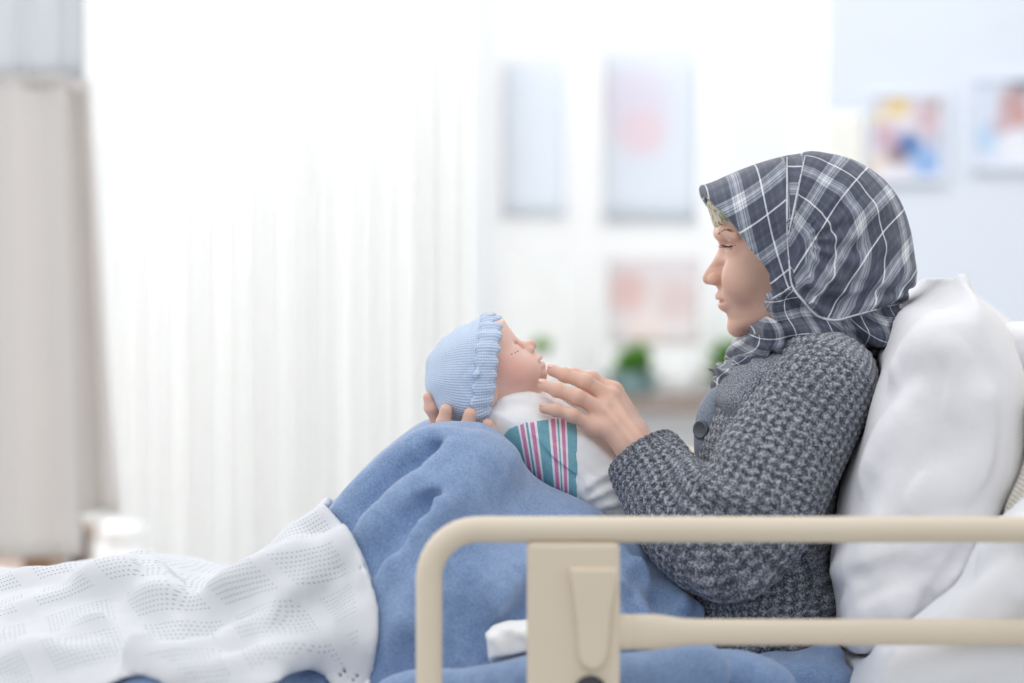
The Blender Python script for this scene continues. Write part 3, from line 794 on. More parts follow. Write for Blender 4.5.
def scarf_uv(V):
    SY = -.088; pin = P(787, 240, SY); x = V[:, 0]-pin[0]; z = V[:, 2]-pin[2]; y = V[:, 1]
    seam = np.where(z > 0, .11*z, -.13*z)
    # front panel
    R_ = .11; xa = R_*np.arcsin(np.clip(x/(R_*1.15), -1, 1))
    uf = xa*1.0+z*.22-.9*z*z; vf = .66*x*1.0-.74*z+2.2*x*x
    # back panel: rings about the nape and lines fanning up and back
    c = P(768, 250, SY); r = np.hypot(V[:, 0]-c[0], V[:, 2]-c[2]); ub = r*.98+y*.25
    s_ = .80*x+.6*z; vb = (.84*x-.54*z)*1.0-3.0*np.clip(s_-.06, 0, 1)**2
    # wrapped lower part
    al = np.radians(-18); ul = x*np.cos(al)+z*np.sin(al)+.012*np.sin(z*70); vl = -x*np.sin(al)+z*np.cos(al)-.012*np.sin(x*45)
    front = x < seam; hp = P2(HEM, SY); low = V[:, 2] < np.interp(V[:, 0], hp[:, 0], hp[:, 1])
    strip = (z > 0) & (np.abs(x-seam) < .11*z)
    u = np.where(front, uf, ub); v = np.where(front, vf, vb)
    u = np.where(strip, .0500+x*.15, u); v = np.where(strip, z, v)
    u = np.where(low, ul*1.5, u); v = np.where(low, vl*1.5, v)
    return np.column_stack([u, v, np.zeros(len(u))])
scarf = build('headscarf', Vs, Qs, MT['plaid'], woman, uv=scarf_uv(Vs))
scarf['label'] = 'grey and white plaid headscarf'
mb = MB(); strand(mb, fs, [(787, 238), (789, 262), (792, 285), (803, 301), (818, 316), (836, 320), (856, 315), (893, 305)], .0014, 8, .0009)
strand(mb, fs, [(770, 300), (780, 294), (792, 286)], .0012, 6, .0009)
for pts in ([(787, 157), (787, 185), (787, 213), (787, 240)], [(805, 156), (799, 184), (793, 213), (787, 240)]):
    strand(mb, fs, pts, .0012, 12, .0008)
mb.build('edge_stitching', MT['thread'], scarf, smooth=True)
fu = Field(P(695, 262, -.085), P(775, 188, .085), .0016)
O = P(795, 258)
fu.prism(spl(P2([(707, 203), (711, 217), (715.2, 228.5), (722, 229), (735, 240), (770, 240), (770, 200), (740, 190), (715, 193)]), 3, True), 0, .068, .045, k=.004, p=2.2)
Vu, Qu = fu.mesh(); u_ = build('underscarf', relax(Vu, Qu, 1), Qu, MT['under'], woman); u_['label'] = 'patterned underscarf band at the forehead'

# cardigan -----------------------------------------------------------
def waffle(V, Q_, uv, pu, pv, amp):
    N = normals(V, Q_)
    a = 2*np.pi*uv[:, 0]/pu; b = 2*np.pi*uv[:, 1]/pv
    h_ = .55*np.cos(a+.9*np.sin(b))+.45*np.cos(b+.6*np.sin(a*.5))
    return V+N*(h_*amp)[:, None], h_
fc = Field(P(660, 690, -.20), P(900, 325, .20), .0030)
fc.prism(spl(P2(TORSO), 3, True), 0, .172, .085, k=.02, p=2.5)
for s in (-1, 1): fc.ell(P(828, 380, s*.112), (.046, .055, .048), k=.04)
for s in (-1, 1): fc.ell(P(744, 470, s*.062), (.045, .055, .055), k=.04)
for pts in ([(700, 560), (740, 600), (790, 612), (826, 600)], [(690, 600), (730, 640), (790, 650)]): fc.ridge(pts, r=.016, sink=.006, k=.03)
fc.disp(lambda x, y, z: .004*np.sin(x*40+z*30)+.003*np.sin(z*60-x*25), .02)
Vc, Qc = fc.mesh(); Vc = relax(Vc, Qc, 1)
uvc = np.column_stack([Vc[:, 0]*.95+np.abs(Vc[:, 1])*.6+Vc[:, 2]*.12, Vc[:, 2]-Vc[:, 0]*.15, np.zeros(len(Vc))])
Vc, hg = waffle(Vc, Qc, uvc, .0105, .0095, .0012); uvc[:, 2] = hg
card = build('cardigan', Vc, Qc, MT['knit'], woman, uv=uvc); card['label'] = 'grey marled waffle-knit cardigan'
def sleeve(pts, rs, extra, h=.0020, name='sleeve'):
    pts = np.array(pts); f = Field(pts.min(0)-.09, pts.max(0)+.09, h)
    f.chain(pts, rs, k=.01, kj=.03, n=5)
    for e in extra: f.ridge(*e[0], **e[1])
    n = (pts[-1]-pts[-2]); n /= np.linalg.norm(n); c = pts[-1]+n*.006
    g = f.ax[0][:, None, None]-c[0], f.ax[1][None, :, None]-c[1], f.ax[2][None, None, :]-c[2]
    dc = g[0]*n[0]+g[1]*n[1]+g[2]*n[2]
    f.comb(tuple([slice(None)]*3), dc.astype(np.float32), .004, 'int')
    return f
def sleeve_uv(V, pts, rs):
    q = spl(np.column_stack([pts, rs]), 6); p = q[:, :3]; best = np.full(len(V), 9.0); U = np.zeros(len(V)); W = np.zeros(len(V)); L = 0
    ref = np.array([.0, 1., 0.])
    for i in range(len(p)-1):
        e = p[i+1]-p[i]; l = np.linalg.norm(e); e = e/l; t = np.clip((V-p[i])@e, 0, l); d_ = V-p[i]-t[:, None]*e
        dd = np.linalg.norm(d_, axis=1); m = dd < best
        b1 = ref-e*(ref@e); b1 /= np.linalg.norm(b1); b2 = np.cross(e, b1)
        ang = np.arctan2(d_@b2, -(d_@b1))
        best[m] = dd[m]; U[m] = (ang*.048)[m]; W[m] = (L+t)[m]; L += l
    return np.column_stack([U, W, np.zeros(len(V))])
sp = [P(834, 376, -.118), P(810, 408, -.140), P(779, 462, -.156), P(752, 515, -.165), P(727, 542, -.164), P(704, 531, -.150), P(677, 508, -.128), P(652, 470, -.100), P(642, 455, -.092)]
sr = [.038, .043, .050, .051, .046, .043, .0370, .0268, .0235]
ex = [(([(690, 478), (716, 498), (742, 506), (770, 500)],), dict(r=.012, sink=.004, k=.02)), (([(672, 452), (690, 480), (698, 520)],), dict(r=.010, sink=.003, k=.02)),
      (([(700, 508), (735, 520), (770, 515)],), dict(r=.008, sink=.005, k=.012, mode='sub')), (([(695, 490), (720, 510), (740, 535)],), dict(r=.008, sink=.005, k=.012, mode='sub')),
      (([(700, 575), (728, 590), (760, 580)],), dict(r=.014, sink=.005, k=.02)), (([(640, 450), (652, 470), (655, 500)],), dict(r=.008, sink=.003, k=.012))]
fl = sleeve(sp, sr, ex); Vl, Ql = fl.mesh(); Vl = relax(Vl, Ql, 1); uvl = sleeve_uv(Vl, np.array(sp), np.array(sr))
Vl, hg = waffle(Vl, Ql, uvl, .0100, .0092, .0014); uvl[:, 2] = hg
build('sleeve', Vl, Ql, MT['knit'], card, uv=uvl)
sp2 = [P(852, 368, .120), P(800, 470, .172), P(745, 560, .180), P(690, 550, .170), P(620, 510, .125), P(560, 470, .085)]
sr2 = [.046, .060, .054, .046, .038, .030]
fl2 = sleeve(sp2, sr2, [], h=.004); Vl, Ql = fl2.mesh(); uvl = sleeve_uv(Vl, np.array(sp2), np.array(sr2)); build('sleeve', Vl, Ql, MT['knit'], card, uv=uvl)
# lapel, placket, button, loose yarn end
fp = Field(P(690, 480, -.16), P(800, 335, .12), .0020)
fp.prism(spl(P2([(741, 350), (792, 342), (800, 352), (786, 366), (772, 386), (760, 402), (748, 424), (741, 433), (731, 432), (721, 420), (711, 396), (720, 374)]), 3, True), -.02, .128, .036, k=.01, p=2.6)
fp.ridge([(712, 394), (722, 416), (734, 428), (745, 424)], r=.005, sink=.001, k=.004)
Vp, Qp = fp.mesh(); lap = build('lapel', relax(Vp, Qp, 1), Qp, MT['lapel'], card); lap['label'] = 'finer grey knit collar lapel'
fp = Field(P(680, 500, -.10), P(760, 380, .10), .0020)
fp.chain([P(719, 396, -.050), P(710, 412, -.056), (P(707, 432, -.058)), P(707, 452, -.058), P(708, 478, -.055)], [.011, .0125, .013, .013, .012], n=4)
Vp, Qp = fp.mesh(); pl = build('placket', relax(Vp, Qp, 2), Qp, MT['placket'], card); pl['label'] = 'smooth blue-grey button band'
c = P(707, 429, -.058)+np.array([-.0068, -.0112, 0]); nrm = np.array([-.70, -.70, .05]); nrm /= np.linalg.norm(nrm)
b1 = np.cross(nrm, [0, 0, 1.]); b1 /= np.linalg.norm(b1); b2 = np.cross(nrm, b1); rings = []
for r_, h_ in ((.001, .0), (.0098, .0), (.0108, .0012), (.0108, .0026), (.0098, .0036), (.0080, .0034), (.0072, .0024), (.0005, .0024)):
    rings.append([c+b1*r_*math.cos(a)+b2*r_*math.sin(a)+nrm*h_ for a in np.linspace(0, 2*math.pi, 24, endpoint=False)])
bt = MB().rings(rings)
for s1, s2 in ((1, 1), (1, -1), (-1, 1), (-1, -1)):
    cc = c+b1*.0022*s1+b2*.0022*s2; bt.rings([[cc+b1*.0009*math.cos(a)+b2*.0009*math.sin(a)+nrm*h_ for a in np.linspace(0, 2*math.pi, 8, endpoint=False)] for h_ in (.002, .0028)])
bt.build('button', MT['button'], card, smooth=True)
mb = MB()
q = [fc.hit(a, b, .003) for a, b in spl([(806, 556), (814, 575), (812, 598), (802, 614), (790, 622)], 6)]; q = [a for a in q if a is not None]
mb.tube(q, .0022, 8); mb.build('yarn_tie', MT['lapel'], card, smooth=True)
# ------------------------------------------------------------------ the baby
baby = empty('person', tuple(P(560, 505, 0)))
tag(baby, 'sleeping newborn in pale blue knit hat, swaddled in white flannel, lying on the blue blanket', 'baby')
UPB = np.array([-.57, 0, .82]); UPB /= np.linalg.norm(UPB); FWB = np.array([.82, 0, .57]); FWB /= np.linalg.norm(FWB)
BY = -.012
prof = [(490, 305), (503, 318), (510.8, 329.5), (515.9, 336.5), (520.5, 340), (525.6, 341.0), (531, 339.8), (534.6, 341.6), (536.2, 345), (535.4, 348.5), (533.8, 351.2), (536.6, 353.8), (539.8, 356.6), (540.8, 358.6), (539.6, 360.4), (543, 362.8), (544.2, 366), (542.6, 369), (545.6, 372.8), (546.4, 377.5), (544, 381.5)]
base_b = [(478, 300), (497, 316), (509, 330), (518, 341.5), (525, 348), (531, 353.5), (536.5, 360), (540.5, 367), (543, 373), (544.5, 378), (543, 382.5)]
fy = Field(P(424, 535, BY-.062), P(662, 305, BY+.062), .0013)
B_b = [(-.058, .022), (-.048, .030), (-.03, .041), (-.01, .046), (.02, .048), (.06, .046)]
nb = [(-.07, .020), (-.045, .016), (-.038, .014), (-.030, .010), (-.022, .0085), (-.012, .0075), (-.002, .009), (.01, .02), (.05, .03)]
QB = head_volume(fy, prof, base_b, UPB, FWB, (488, 366), B_b, .05, nb, .0015, math.radians(8), y0=BY)
for s in (-1, 1):
    fy.ell(QB(516.5, 347.5, s*.019), (.006, .009, .006), k=.007, mode='sub')
    fy.ell(QB(513.0, 350.0, s*.0205), (.0088, .0092, .0085), k=.004)
    fy.chain([QB(522.0, 349.2, s*.0115), QB(519.6, 351.0, s*.020), QB(511.0, 355, s*.0295)], [.0006, .0008, .0006], k=.002, mode='sub', n=4)
    fy.chain([QB(518.0, 343.2, s*.012), QB(514.8, 344.4, s*.021), QB(507.0, 350, s*.030)], [.0005, .0006, .0005], k=.002, mode='sub', n=4)
    fy.ell(QB(518, 371, s*.0255), (.021, .018, .020), k=.014)
    fy.ell(QB(530.5, 349.2, s*.0066), (.0042, .0036, .0040), k=.003)
    fy.ell(QB(534.6, 351.8, s*.0032), (.0020, .0016, .0016), k=.0012, mode='sub')
    fy.chain([QB(538.6, 357.8, 0), QB(537.6, 359.4, s*.006), QB(534.2, 363.0, s*.0115)], [.0024, .0022, .0010], k=.003, n=4)
    fy.chain([QB(541.4, 365.2, 0), QB(540.0, 365.6, s*.006), QB(535.0, 365.2, s*.0115)], [.0027, .0024, .0010], k=.003, n=4)
    fy.chain([QB(541.2, 360.9, 0), QB(539.4, 361.9, s*.006), QB(534.4, 364.4, s*.013)], [.0006, .0008, .0005], k=.0012, mode='sub', n=4)
    # ear
    fy.ell(QB(487.5, 392, s*.046), (.012, .005, .015), k=.004); fy.ell(QB(489, 391, s*.052), (.006, .003, .009), k=.003, mode='sub')
fy.ell(QB(539.5, 376, 0), (.008, .010, .008), k=.008)
_h = Field.__new__(Field); _h.h = fy.h; _h.lo = fy.lo; _h.ax = fy.ax; _h.D = np.full_like(fy.D, .5)
_h.prism(spl(P2([(484, 322), (468, 328), (450, 342), (440, 362), (440, 385), (450, 405), (470, 418), (500, 430), (570, 430), (570, 330), (520, 330), (512, 329), (505, 321.5), (500, 319.5)], BY), 3, True), BY, .0545, .050, k=.004, p=2.15)
fy.comb(tuple([slice(None)]*3), np.where(fy.ax[0][:, None, None] > P(503, 0, BY)[0], -1.0, _h.D).astype(np.float32), .002, 'int')
fy.chain([QB(500, 385, 0), QB(520, 430, 0)], [.030, .034], k=.015)
# trunk and folded limbs inside the swaddle, same skin
fy.chain([P(500, 396, BY), P(535, 430, BY), P(600, 470, BY), P(630, 496, BY)], [.026, .036, .035, .026], k=.02)
Vy, Qy = fy.mesh(); Vy = relax(Vy, Qy, 1)
bi = [([QB(538.8, 357.6, 0), QB(537.6, 359.4, s*.006), QB(534.4, 362.6, s*.0115)], .0015, .0018, (206, 132, 128), .8) for s in (-1, 1)]
bi += [([QB(541.4, 365.4, 0), QB(540, 365.8, s*.006), QB(535, 365.4, s*.0115)], .0018, .0018, (208, 136, 130), .75) for s in (-1, 1)]
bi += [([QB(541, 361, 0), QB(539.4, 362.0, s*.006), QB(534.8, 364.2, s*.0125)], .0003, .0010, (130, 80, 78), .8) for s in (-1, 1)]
bi += [([QB(515, 372, s*.04), QB(508, 366, s*.045)], .006, .016, (228, 160, 146), .45) for s in (-1, 1)]+[([QB(534, 345, 0)], .003, .008, (224, 158, 146), .5)]
bi += [([QB(521, 347, s*.013), QB(510, 353, s*.029)], .002, .006, (206, 148, 136), .5) for s in (-1, 1)]
coly = paint(Vy, (234, 196, 182), bi)
build('body', Vy, Qy, MT['baby_skin'], baby, col=coly)
mb = MB(); strand(mb, fy, [(520.2, 348.2), (517.6, 351.4), (513.5, 353.6), (509.5, 354.4)], .00055)
mb.build('eyelashes', MT['lash'], baby, smooth=True)
# hat
HAT = [(483, 317.5), (472, 321), (460, 326), (446, 334.5), (435, 347), (427.5, 360), (424.5, 374), (425.5, 388), (430, 401), (438, 413), (450, 424), (463, 430), (476, 433), (484, 432), (495, 420), (512, 400), (525, 360), (514, 330), (500, 318)]
HCUT = [(503.0, 300), (501.5, 330), (499.5, 345), (497.5, 360), (496, 375), (494.5, 390), (491.5, 403), (487, 417), (480, 440), (600, 440), (600, 300)]
BAND = [(483, 300), (481.5, 318), (478, 340), (476, 360), (474.5, 380), (472.5, 400), (468, 434), (440, 470), (380, 470), (380, 300)]
ft = Field(P(415, 445, -.08), P(520, 308, .075), .0012)
ft.prism(spl(P2(HAT, BY), 4, True), BY, .0585, .050, k=.004, p=2.15)
band = ft.copy()
ft.prism(P2(HCUT, BY), 0, .3, 0, k=.002, mode='sub')
ft.ell(P(512, 362, BY), (.052, .0515, .060), k=.003, mode='sub', R=[FWB, [0, 1, 0], UPB])
ft.disp(lambda x, y, z: .0006*np.sin(x*260+z*90)+.0008*np.sin(z*190-x*60), .01)
Vt, Qt = ft.mesh()
def hat_uv(V):
    c = P(480, 372, BY); d_ = V-c; ang = np.arctan2(d_[:, 2], -d_[:, 1]); return np.column_stack([ang*.055, V[:, 0], np.zeros(len(V))])
Vt = relax(Vt, Qt, 1); hat = build('knit_hat', Vt, Qt, MT['hat'], baby, uv=hat_uv(Vt)); hat['label'] = 'pale blue knitted hat'
band.D[:] = .5
band.prism(spl(P2(HAT, BY), 4, True), BY, .0630, .0505, k=.004, p=2.15, off=.0030)
band.prism(P2(HCUT, BY), 0, .3, 0, k=.002, mode='sub'); band.prism(P2(BAND, BY), 0, .3, 0, k=.003, mode='sub')
band.ell(P(512, 362, BY), (.052, .0515, .060), k=.003, mode='sub', R=[FWB, [0, 1, 0], UPB])
band.disp(lambda x, y, z: .0019*np.cos(np.arctan2(z-P(480, 372)[2], -(y-BY))*26+.4*np.sin(x*200)), .01)
Vt, Qt = band.mesh(); Vt = relax(Vt, Qt, 1); hb = build('rib_cuff', Vt, Qt, MT['hat'], hat, uv=hat_uv(Vt)*np.array([1, 1, 1])); hb['label'] = 'ribbed turned-up cuff'

# swaddle
SW = [(481, 407), (486, 399), (496, 392), (508, 388), (521, 387.5), (534, 390), (548, 394), (566, 402), (590, 418), (612, 440), (630, 462), (645, 490), (660, 520), (650, 545), (600, 535), (560, 505), (525, 478), (503, 455), (490, 438), (483, 424)]
fw = Field(P(470, 560, -.085), P(675, 375, .085), .0016)
fw.prism(spl(P2(SW, 0), 4, True), -.005, .070, .045, k=.01, p=2.2)
fw.ell(P(512, 366, BY), (.040, .040, .035), k=.004, mode='sub', R=[FWB, [0, 1, 0], UPB])
for pts in ([(500, 402), (530, 399), (556, 410)], [(486, 412), (493, 430), (510, 446)], [(584, 490), (612, 474), (640, 478)], [(590, 500), (618, 488), (642, 496)], [(596, 508), (622, 502), (645, 508)], [(580, 440), (600, 455), (618, 470)]):
    fw.ridge(pts, r=.007, sink=.003, k=.010)
for pts in ([(588, 495), (612, 481), (638, 487)], [(592, 505), (620, 496), (642, 503)], [(494, 408), (520, 404), (548, 412)]):
    fw.ridge(pts, r=.004, sink=.0025, k=.006, mode='sub')
fw.disp(lambda x, y, z: .0010*np.sin(70*x+40*z+4*np.sin(35*z)), .01)
Vw, Qw = fw.mesh(); Vw = relax(Vw, Qw, 2); sw = build('swaddle', Vw, Qw, MT['swaddle'], baby); sw['label'] = 'white flannel swaddling blanket'
# striped border panel of the swaddle
fq = fw.copy(); fq.D = fq.D-.0016
STR = [(504, 434), (509, 427), (520, 421.5), (545, 418.5), (570, 416), (576, 418), (577, 440), (577, 470), (576.5, 503), (570, 512), (545, 498), (520, 480), (512, 462), (499, 453), (508, 446)]
m_ = polysd(P2(STR, -.05), fq.ax[0], fq.ax[2])[:, None, :]
sl_ = tuple([slice(None)]*3)
fq.comb(sl_, (m_+np.zeros_like(fq.D)), .0015, 'int')
yy = fq.ax[1][None, :, None]+np.zeros_like(fq.D); fq.comb(sl_, yy+.012, .001, 'int')
inn = fw.D+.004; fq.D = np.maximum(fq.D, -inn)
Vq, Qq = fq.mesh()
def str_uv(V):
    a = P(504, 430, -.05); b = P(577, 430, -.05); zt = P(0, 418, -.05)[2]
    x = V[:, 0]; z = V[:, 2]; drop = (zt-z)
    left = a[0]+drop*.22; u = (x-left)/(b[0]-left); u = np.clip(u, 0.001, .998)
    # lower left triangle, folded the other way
    fd = z < P(0, 452, -.05)[2]-(x-P(499, 0, -.05)[0])*-.55
    return np.column_stack([u, z, x*0])
sp_ = build('striped_border', Vq, Qq, MT['stripe'], sw, uv=str_uv(Vq)); sp_['label'] = 'teal, pink and white striped border'

# ------------------------------------------------------------------ bedding
LEGS = [(296, 548), (312, 528), (327, 509), (352, 482), (375, 461), (398, 446), (420, 435), (440, 429.5), (458, 430), (478, 437), (500, 453), (530, 480), (560, 505), (590, 527), (625, 548), (655, 566), (678, 590), (684, 640), (688, 780), (150, 780), (190, 640), (250, 592)]
FEET = [(-300, 585), (-100, 580), (0, 586), (40, 582), (70, 578), (100, 574), (140, 571), (175, 577), (205, 585), (232, 586), (255, 573), (280, 557), (300, 548), (340, 620), (360, 780), (-300, 780)]
f0 = Field((-1.03, -.47, .66), (P(905, 0, 0)[0], .44, P(0, 415, 0)[2]), .0045)
f0.prism(spl(P2(LEGS), 3, True), 0, .30, .20, k=.03, p=2.2)
f0.prism(spl(P2(FEET), 3, True), 0, .40, .13, k=.05, p=2.3)
x0, x1 = -1.02, P(800, 0, 0)[0]
f0.prism(np.array([[x0, .60], [x1, .60], [x1, .722], [x0, .722]]), 0, .425, .02, k=.03, p=6)
for s in (-1, 1):
    f0.chain([P(455, 470, s*.10), P(380, 545, s*.10)], [.056, .05], k=.05)
R = f0.ridge
f0.chain([P(447, 488, -.12), P(550, 566, -.13), P(640, 640, -.13)], [.050, .050, .050], k=.04)
f0.comb(tuple([slice(None)]*3), np.where(f0.ax[0][:, None, None] < P(716, 0, 0)[0], fleg.sample(f0)-.021, .5).astype(np.float32), .02, 'add')
base0 = f0.copy()
def R(pts, **k):     # folds are laid on the smooth volume, so they do not climb on each other
    base0_hit = base0.hit
    q = spl(pts, 4); out = [base0_hit(a[0], a[1]) for a in q]; out = [a for a in out if a is not None]
    if len(out) < 2: return
    r = k.get('r', .02); sink = k.get('sink', .01); kk = k.get('k', .03); mode = k.get('mode', 'add')
    out = np.array(out); d = out-np.array([0, -CAM_D, CAM_Z]); d /= np.linalg.norm(d, axis=1)[:, None]
    t = np.linspace(0, 1, len(out)); tp = np.minimum(1, np.minimum(t, 1-t)*4+.2); rr = r*(.4+.6*tp)
    out = out+d*(rr-(r-sink)*tp)[:, None]*(1 if mode == 'add' else -1)
    f0.chain(out, rr, k=kk, kj=0, mode=mode)
R([(330, 524), (366, 492), (396, 464), (430, 442), (455, 438)], r=.020, sink=.004, k=.016)
R([(348, 552), (386, 520), (418, 490), (450, 456), (476, 442)], r=.022, sink=.004, k=.018)
R([(372, 596), (405, 556), (440, 516), (470, 480), (500, 462)], r=.028, sink=.010, k=.03)
R([(385, 650), (420, 610), (445, 570), (475, 535)], r=.026, sink=.010, k=.03)
R([(340, 540), (376, 508), (407, 478), (440, 450)], r=.010, sink=.005, k=.02, mode='sub')
R([(360, 576), (390, 546), (415, 518), (436, 498)], r=.010, sink=.005, k=.02, mode='sub')
R([(476, 650), (498, 606), (530, 572), (560, 552)], r=.028, sink=.008, k=.025)
R([(466, 606), (478, 632), (490, 652)], r=.018, sink=.004, k=.03, mode='sub')
R([(462, 640), (455, 600), (458, 560), (475, 530)], r=.020, sink=.008, k=.035, mode='sub')
R([(505, 650), (530, 612), (570, 580), (612, 556)], r=.016, sink=.006, k=.025, mode='sub')
R([(530, 660), (560, 620), (600, 585), (625, 570)], r=.022, sink=.008, k=.025)
# bunched blanket beside her elbow
for o_ in (fw, fc, fl, fr): f0.carve(o_, .0025, .008)
for pts, r in (([(636, 546), (657, 560), (673, 584), (682, 628)], .018), ([(622, 552), (640, 576), (650, 606), (652, 646)], .019), ([(610, 572), (620, 594), (626, 622), (626, 650)], .016)):
    f0.ridge(pts, r=r, sink=.001, k=.003)
for pts in ([(626, 545), (645, 568), (660, 600), (664, 640)], [(612, 562), (630, 590), (639, 618), (640, 650)], [(662, 604), (668, 588), (668, 570)]):
    f0.ridge(pts, r=.016, sink=.0035, k=.004, mode='sub', taper=False)
# lapped edge along the near side
def lap(pts, y, r, k=.02): f0.chain([P(a, b, y) for a, b in pts], r, k=k, n=4)
lap([(392, 706), (415, 697), (440, 692), (480, 692)], -.36, .026)
lap([(455, 715), (495, 694), (540, 686), (600, 684), (650, 680), (700, 672)], -.35, .030)
lap([(640, 690), (690, 680), (740, 676), (770, 690)], -.30, .028)
lap([(690, 672), (730, 668), (760, 672)], -.22, .020)
lap([(735, 668), (765, 662), (795, 668), (830, 658)], -.19, .014, .008)
lap([(760, 690), (795, 682), (835, 690)], -.21, .026, .010)
lap([(140, 700), (175, 688), (215, 690), (260, 705)], -.375, .028)
f0.disp(lambda x, y, z: .0022*np.sin(34*x+22*y+3*np.sin(17*z))+.0018*np.sin(41*z-26*x+9*y), .02)
for o_ in (fw, fc, fl, fr): f0.carve(o_, .0025, .008)
f0s = f0.copy()
zz = f0s.ax[2][None, None, :]; f0s.shell(.014); f0s.D = np.maximum(f0s.D, .7035-zz)
V0, Q0 = f0s.mesh(); V0 = relax(V0, Q0, 2)
tag(build('fleece_blanket', V0, Q0, MT['fleece']), 'heathered blue fleece blanket draped over the woman\'s raised knees', 'blanket')

# white cellular blanket over the shins and feet
fe = f0.copy(); fe.D = fe.D-.007
WR = [(((-20, 640), (40, 612), (90, 600), (140, 590)), .02), (((60, 650), (120, 625), (190, 612), (240, 600)), .024), (((100, 590), (140, 572), (160, 600), (175, 625)), .022), (((180, 640), (230, 610), (280, 575), (322, 525)), .026),
      (((150, 660), (230, 650), (300, 630), (368, 610)), .022), (((210, 600), (260, 575), (300, 550)), .018), (((0, 590), (50, 584), (90, 575)), .02), (((230, 665), (300, 655), (370, 640)), .018), (((-10, 668), (70, 655), (140, 645)), .022), ((( 255, 610), (310, 575), (345, 545)), .020)]
for pts, r in WR: fe.ridge(pts, r=r, sink=.006, k=.03)
for pts in (((70, 630), (130, 606), (200, 596)), ((170, 650), (240, 632), (320, 600)), ((120, 600), (130, 620), (110, 640)), ((200, 625), (250, 592), (300, 560)), ((0, 612), (60, 598), (110, 585))):
    fe.ridge(pts, r=.012, sink=.006, k=.03, mode='sub')
fe.disp(lambda x, y, z: .0018*np.sin(52*x+31*z+4*np.sin(23*y))+.0010*np.sin(90*z-60*x), .02)
EDGE = [(-400, 480), (318, 480), (327, 505), (338, 517), (350, 534), (362, 556), (373, 580), (380, 602), (381, 625), (378, 650), (375, 672), (371, 700), (366, 725), (346, 722), (338, 696), (328, 675), (312, 664), (295, 661), (266, 669), (248, 677), (230, 682), (210, 676), (193, 669), (172, 657), (148, 656), (119, 671), (98, 683), (70, 690), (-400, 700)]
EP = spl(P2(EDGE, -.25), 3, True)
# lower hem belongs to the near side only: extend it down on the far side
EP2 = P2([(-400, 480), (318, 480), (327, 505), (338, 517), (350, 534), (362, 556), (373, 580), (380, 602), (381, 625), (378, 650), (372, 672), (366, 760), (-400, 760)], -.25)
fe.D = np.minimum(fe.D, f0.D-.0100); ms = polysd(EP, fe.ax[0], fe.ax[2])[:, None, :]; EP2 = EP2+(P(330, 560, 0)-P(330, 560, -.25))[[0, 2]]; ms2 = polysd(EP2, fe.ax[0], fe.ax[2])[:, None, :]
yv = fe.ax[1][None, :, None]; wgt = smoothstep((yv+.24)/.2)
edge = ms*(1-wgt)+ms2*wgt+np.zeros_like(fe.D)
fe.comb(sl_, edge.astype(np.float32), .006, 'int')
fe.D = np.maximum(fe.D, -(f0.D-.0008)); fe.D = np.maximum(fe.D, .7035-fe.ax[2][None, None, :])
Ve, Qe = fe.mesh(); Ve = relax(Ve, Qe, 2)
def near_edge(V):     # distance in from the hem
    q = EP; d = np.full(len(V), 9.0)
    for i in range(len(q)):
        a, b = q[i-1], q[i]; e = b-a; L = e@e+1e-12; p = V[:, [0, 2]]
        t = np.clip(((p-a)@e)/L, 0, 1); d = np.minimum(d, np.linalg.norm(p-a-t[:, None]*e, axis=1))
    return d
al = math.radians(38)
uve = np.column_stack([Ve[:, 0]*math.cos(al)*1.05+Ve[:, 2]*math.sin(al)*1.05+.01*np.sin(Ve[:, 2]*30), (-Ve[:, 0]*math.sin(al)*.55+Ve[:, 2]*1.15+Ve[:, 1]*.5)+.01*np.sin(Ve[:, 0]*20), near_edge(Ve)])
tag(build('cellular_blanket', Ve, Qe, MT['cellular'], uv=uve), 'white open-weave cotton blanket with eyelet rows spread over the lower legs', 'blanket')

PIL = [(961, 281), (968, 289), (978, 300), (991, 315), (1003, 330), (1014, 352), (1021, 378), (1024, 405), (1022, 440), (1013, 475), (1000, 505), (986, 530), (968, 548), (948, 566), (935, 590), (915, 618), (890, 640), (862, 652), (842, 648), (833, 620), (831, 590), (833, 560), (839, 518), (848, 475), (858, 440), (868, 405), (880, 370), (893, 340), (908, 316), (926, 304), (944, 294), (954, 288)]
f2 = Field((P(805, 0, -.30)[0], -.32, P(0, 672, 0)[2]), (P(1060, 0, 0)[0], .28, P(0, 258, 0)[2]), .0035)
f2.prism(spl(P2(PIL, -.16), 3, True), -.03, .27, .060, k=.01, p=3.6)
f2.cap(P(957, 300, -.16), P(961, 281, -.17), .016, .003, k=.02)
for pts in ([(845, 608), (868, 592), (905, 578), (945, 566)], [(838, 572), (862, 567), (890, 560), (930, 540), (968, 520)], [(905, 622), (930, 590), (955, 560), (990, 515)], [(850, 632), (880, 610), (915, 600)]):
    f2.ridge(pts, r=.014, sink=.0075, k=.02)
for pts in ([(870, 480), (892, 440), (920, 400)], [(935, 320), (955, 350), (962, 400)], [(880, 540), (905, 500), (935, 480)], [(985, 400), (975, 450), (960, 490)], [(900, 370), (925, 350), (950, 345)]):
    f2.ridge(pts, r=.016, sink=.0125, k=.03)
for pts in ([(858, 600), (888, 583), (930, 572)], [(922, 612), (942, 582), (966, 545)], [(850, 577), (875, 574), (905, 562)]):
    f2.ridge(pts, r=.010, sink=.0035, k=.008, mode='sub')
f2.disp(lambda x, y, z: .0022*np.sin(28*x+36*z+3*np.sin(15*x))+.0012*np.sin(70*z-30*x+20*y), .02)
for o_ in (fc, fl, fl2, fs): f2.carve(o_, .0035, .008)
f2.carve(f0, .001, .006)
V2, Q2 = f2.mesh(); V2 = relax(V2, Q2, 2)
tag(build('pillow', V2, Q2, MT['pillow']), 'plump white pillow standing upright behind the woman\'s back, nearest one', 'pillow')
CARVERS = [f2]
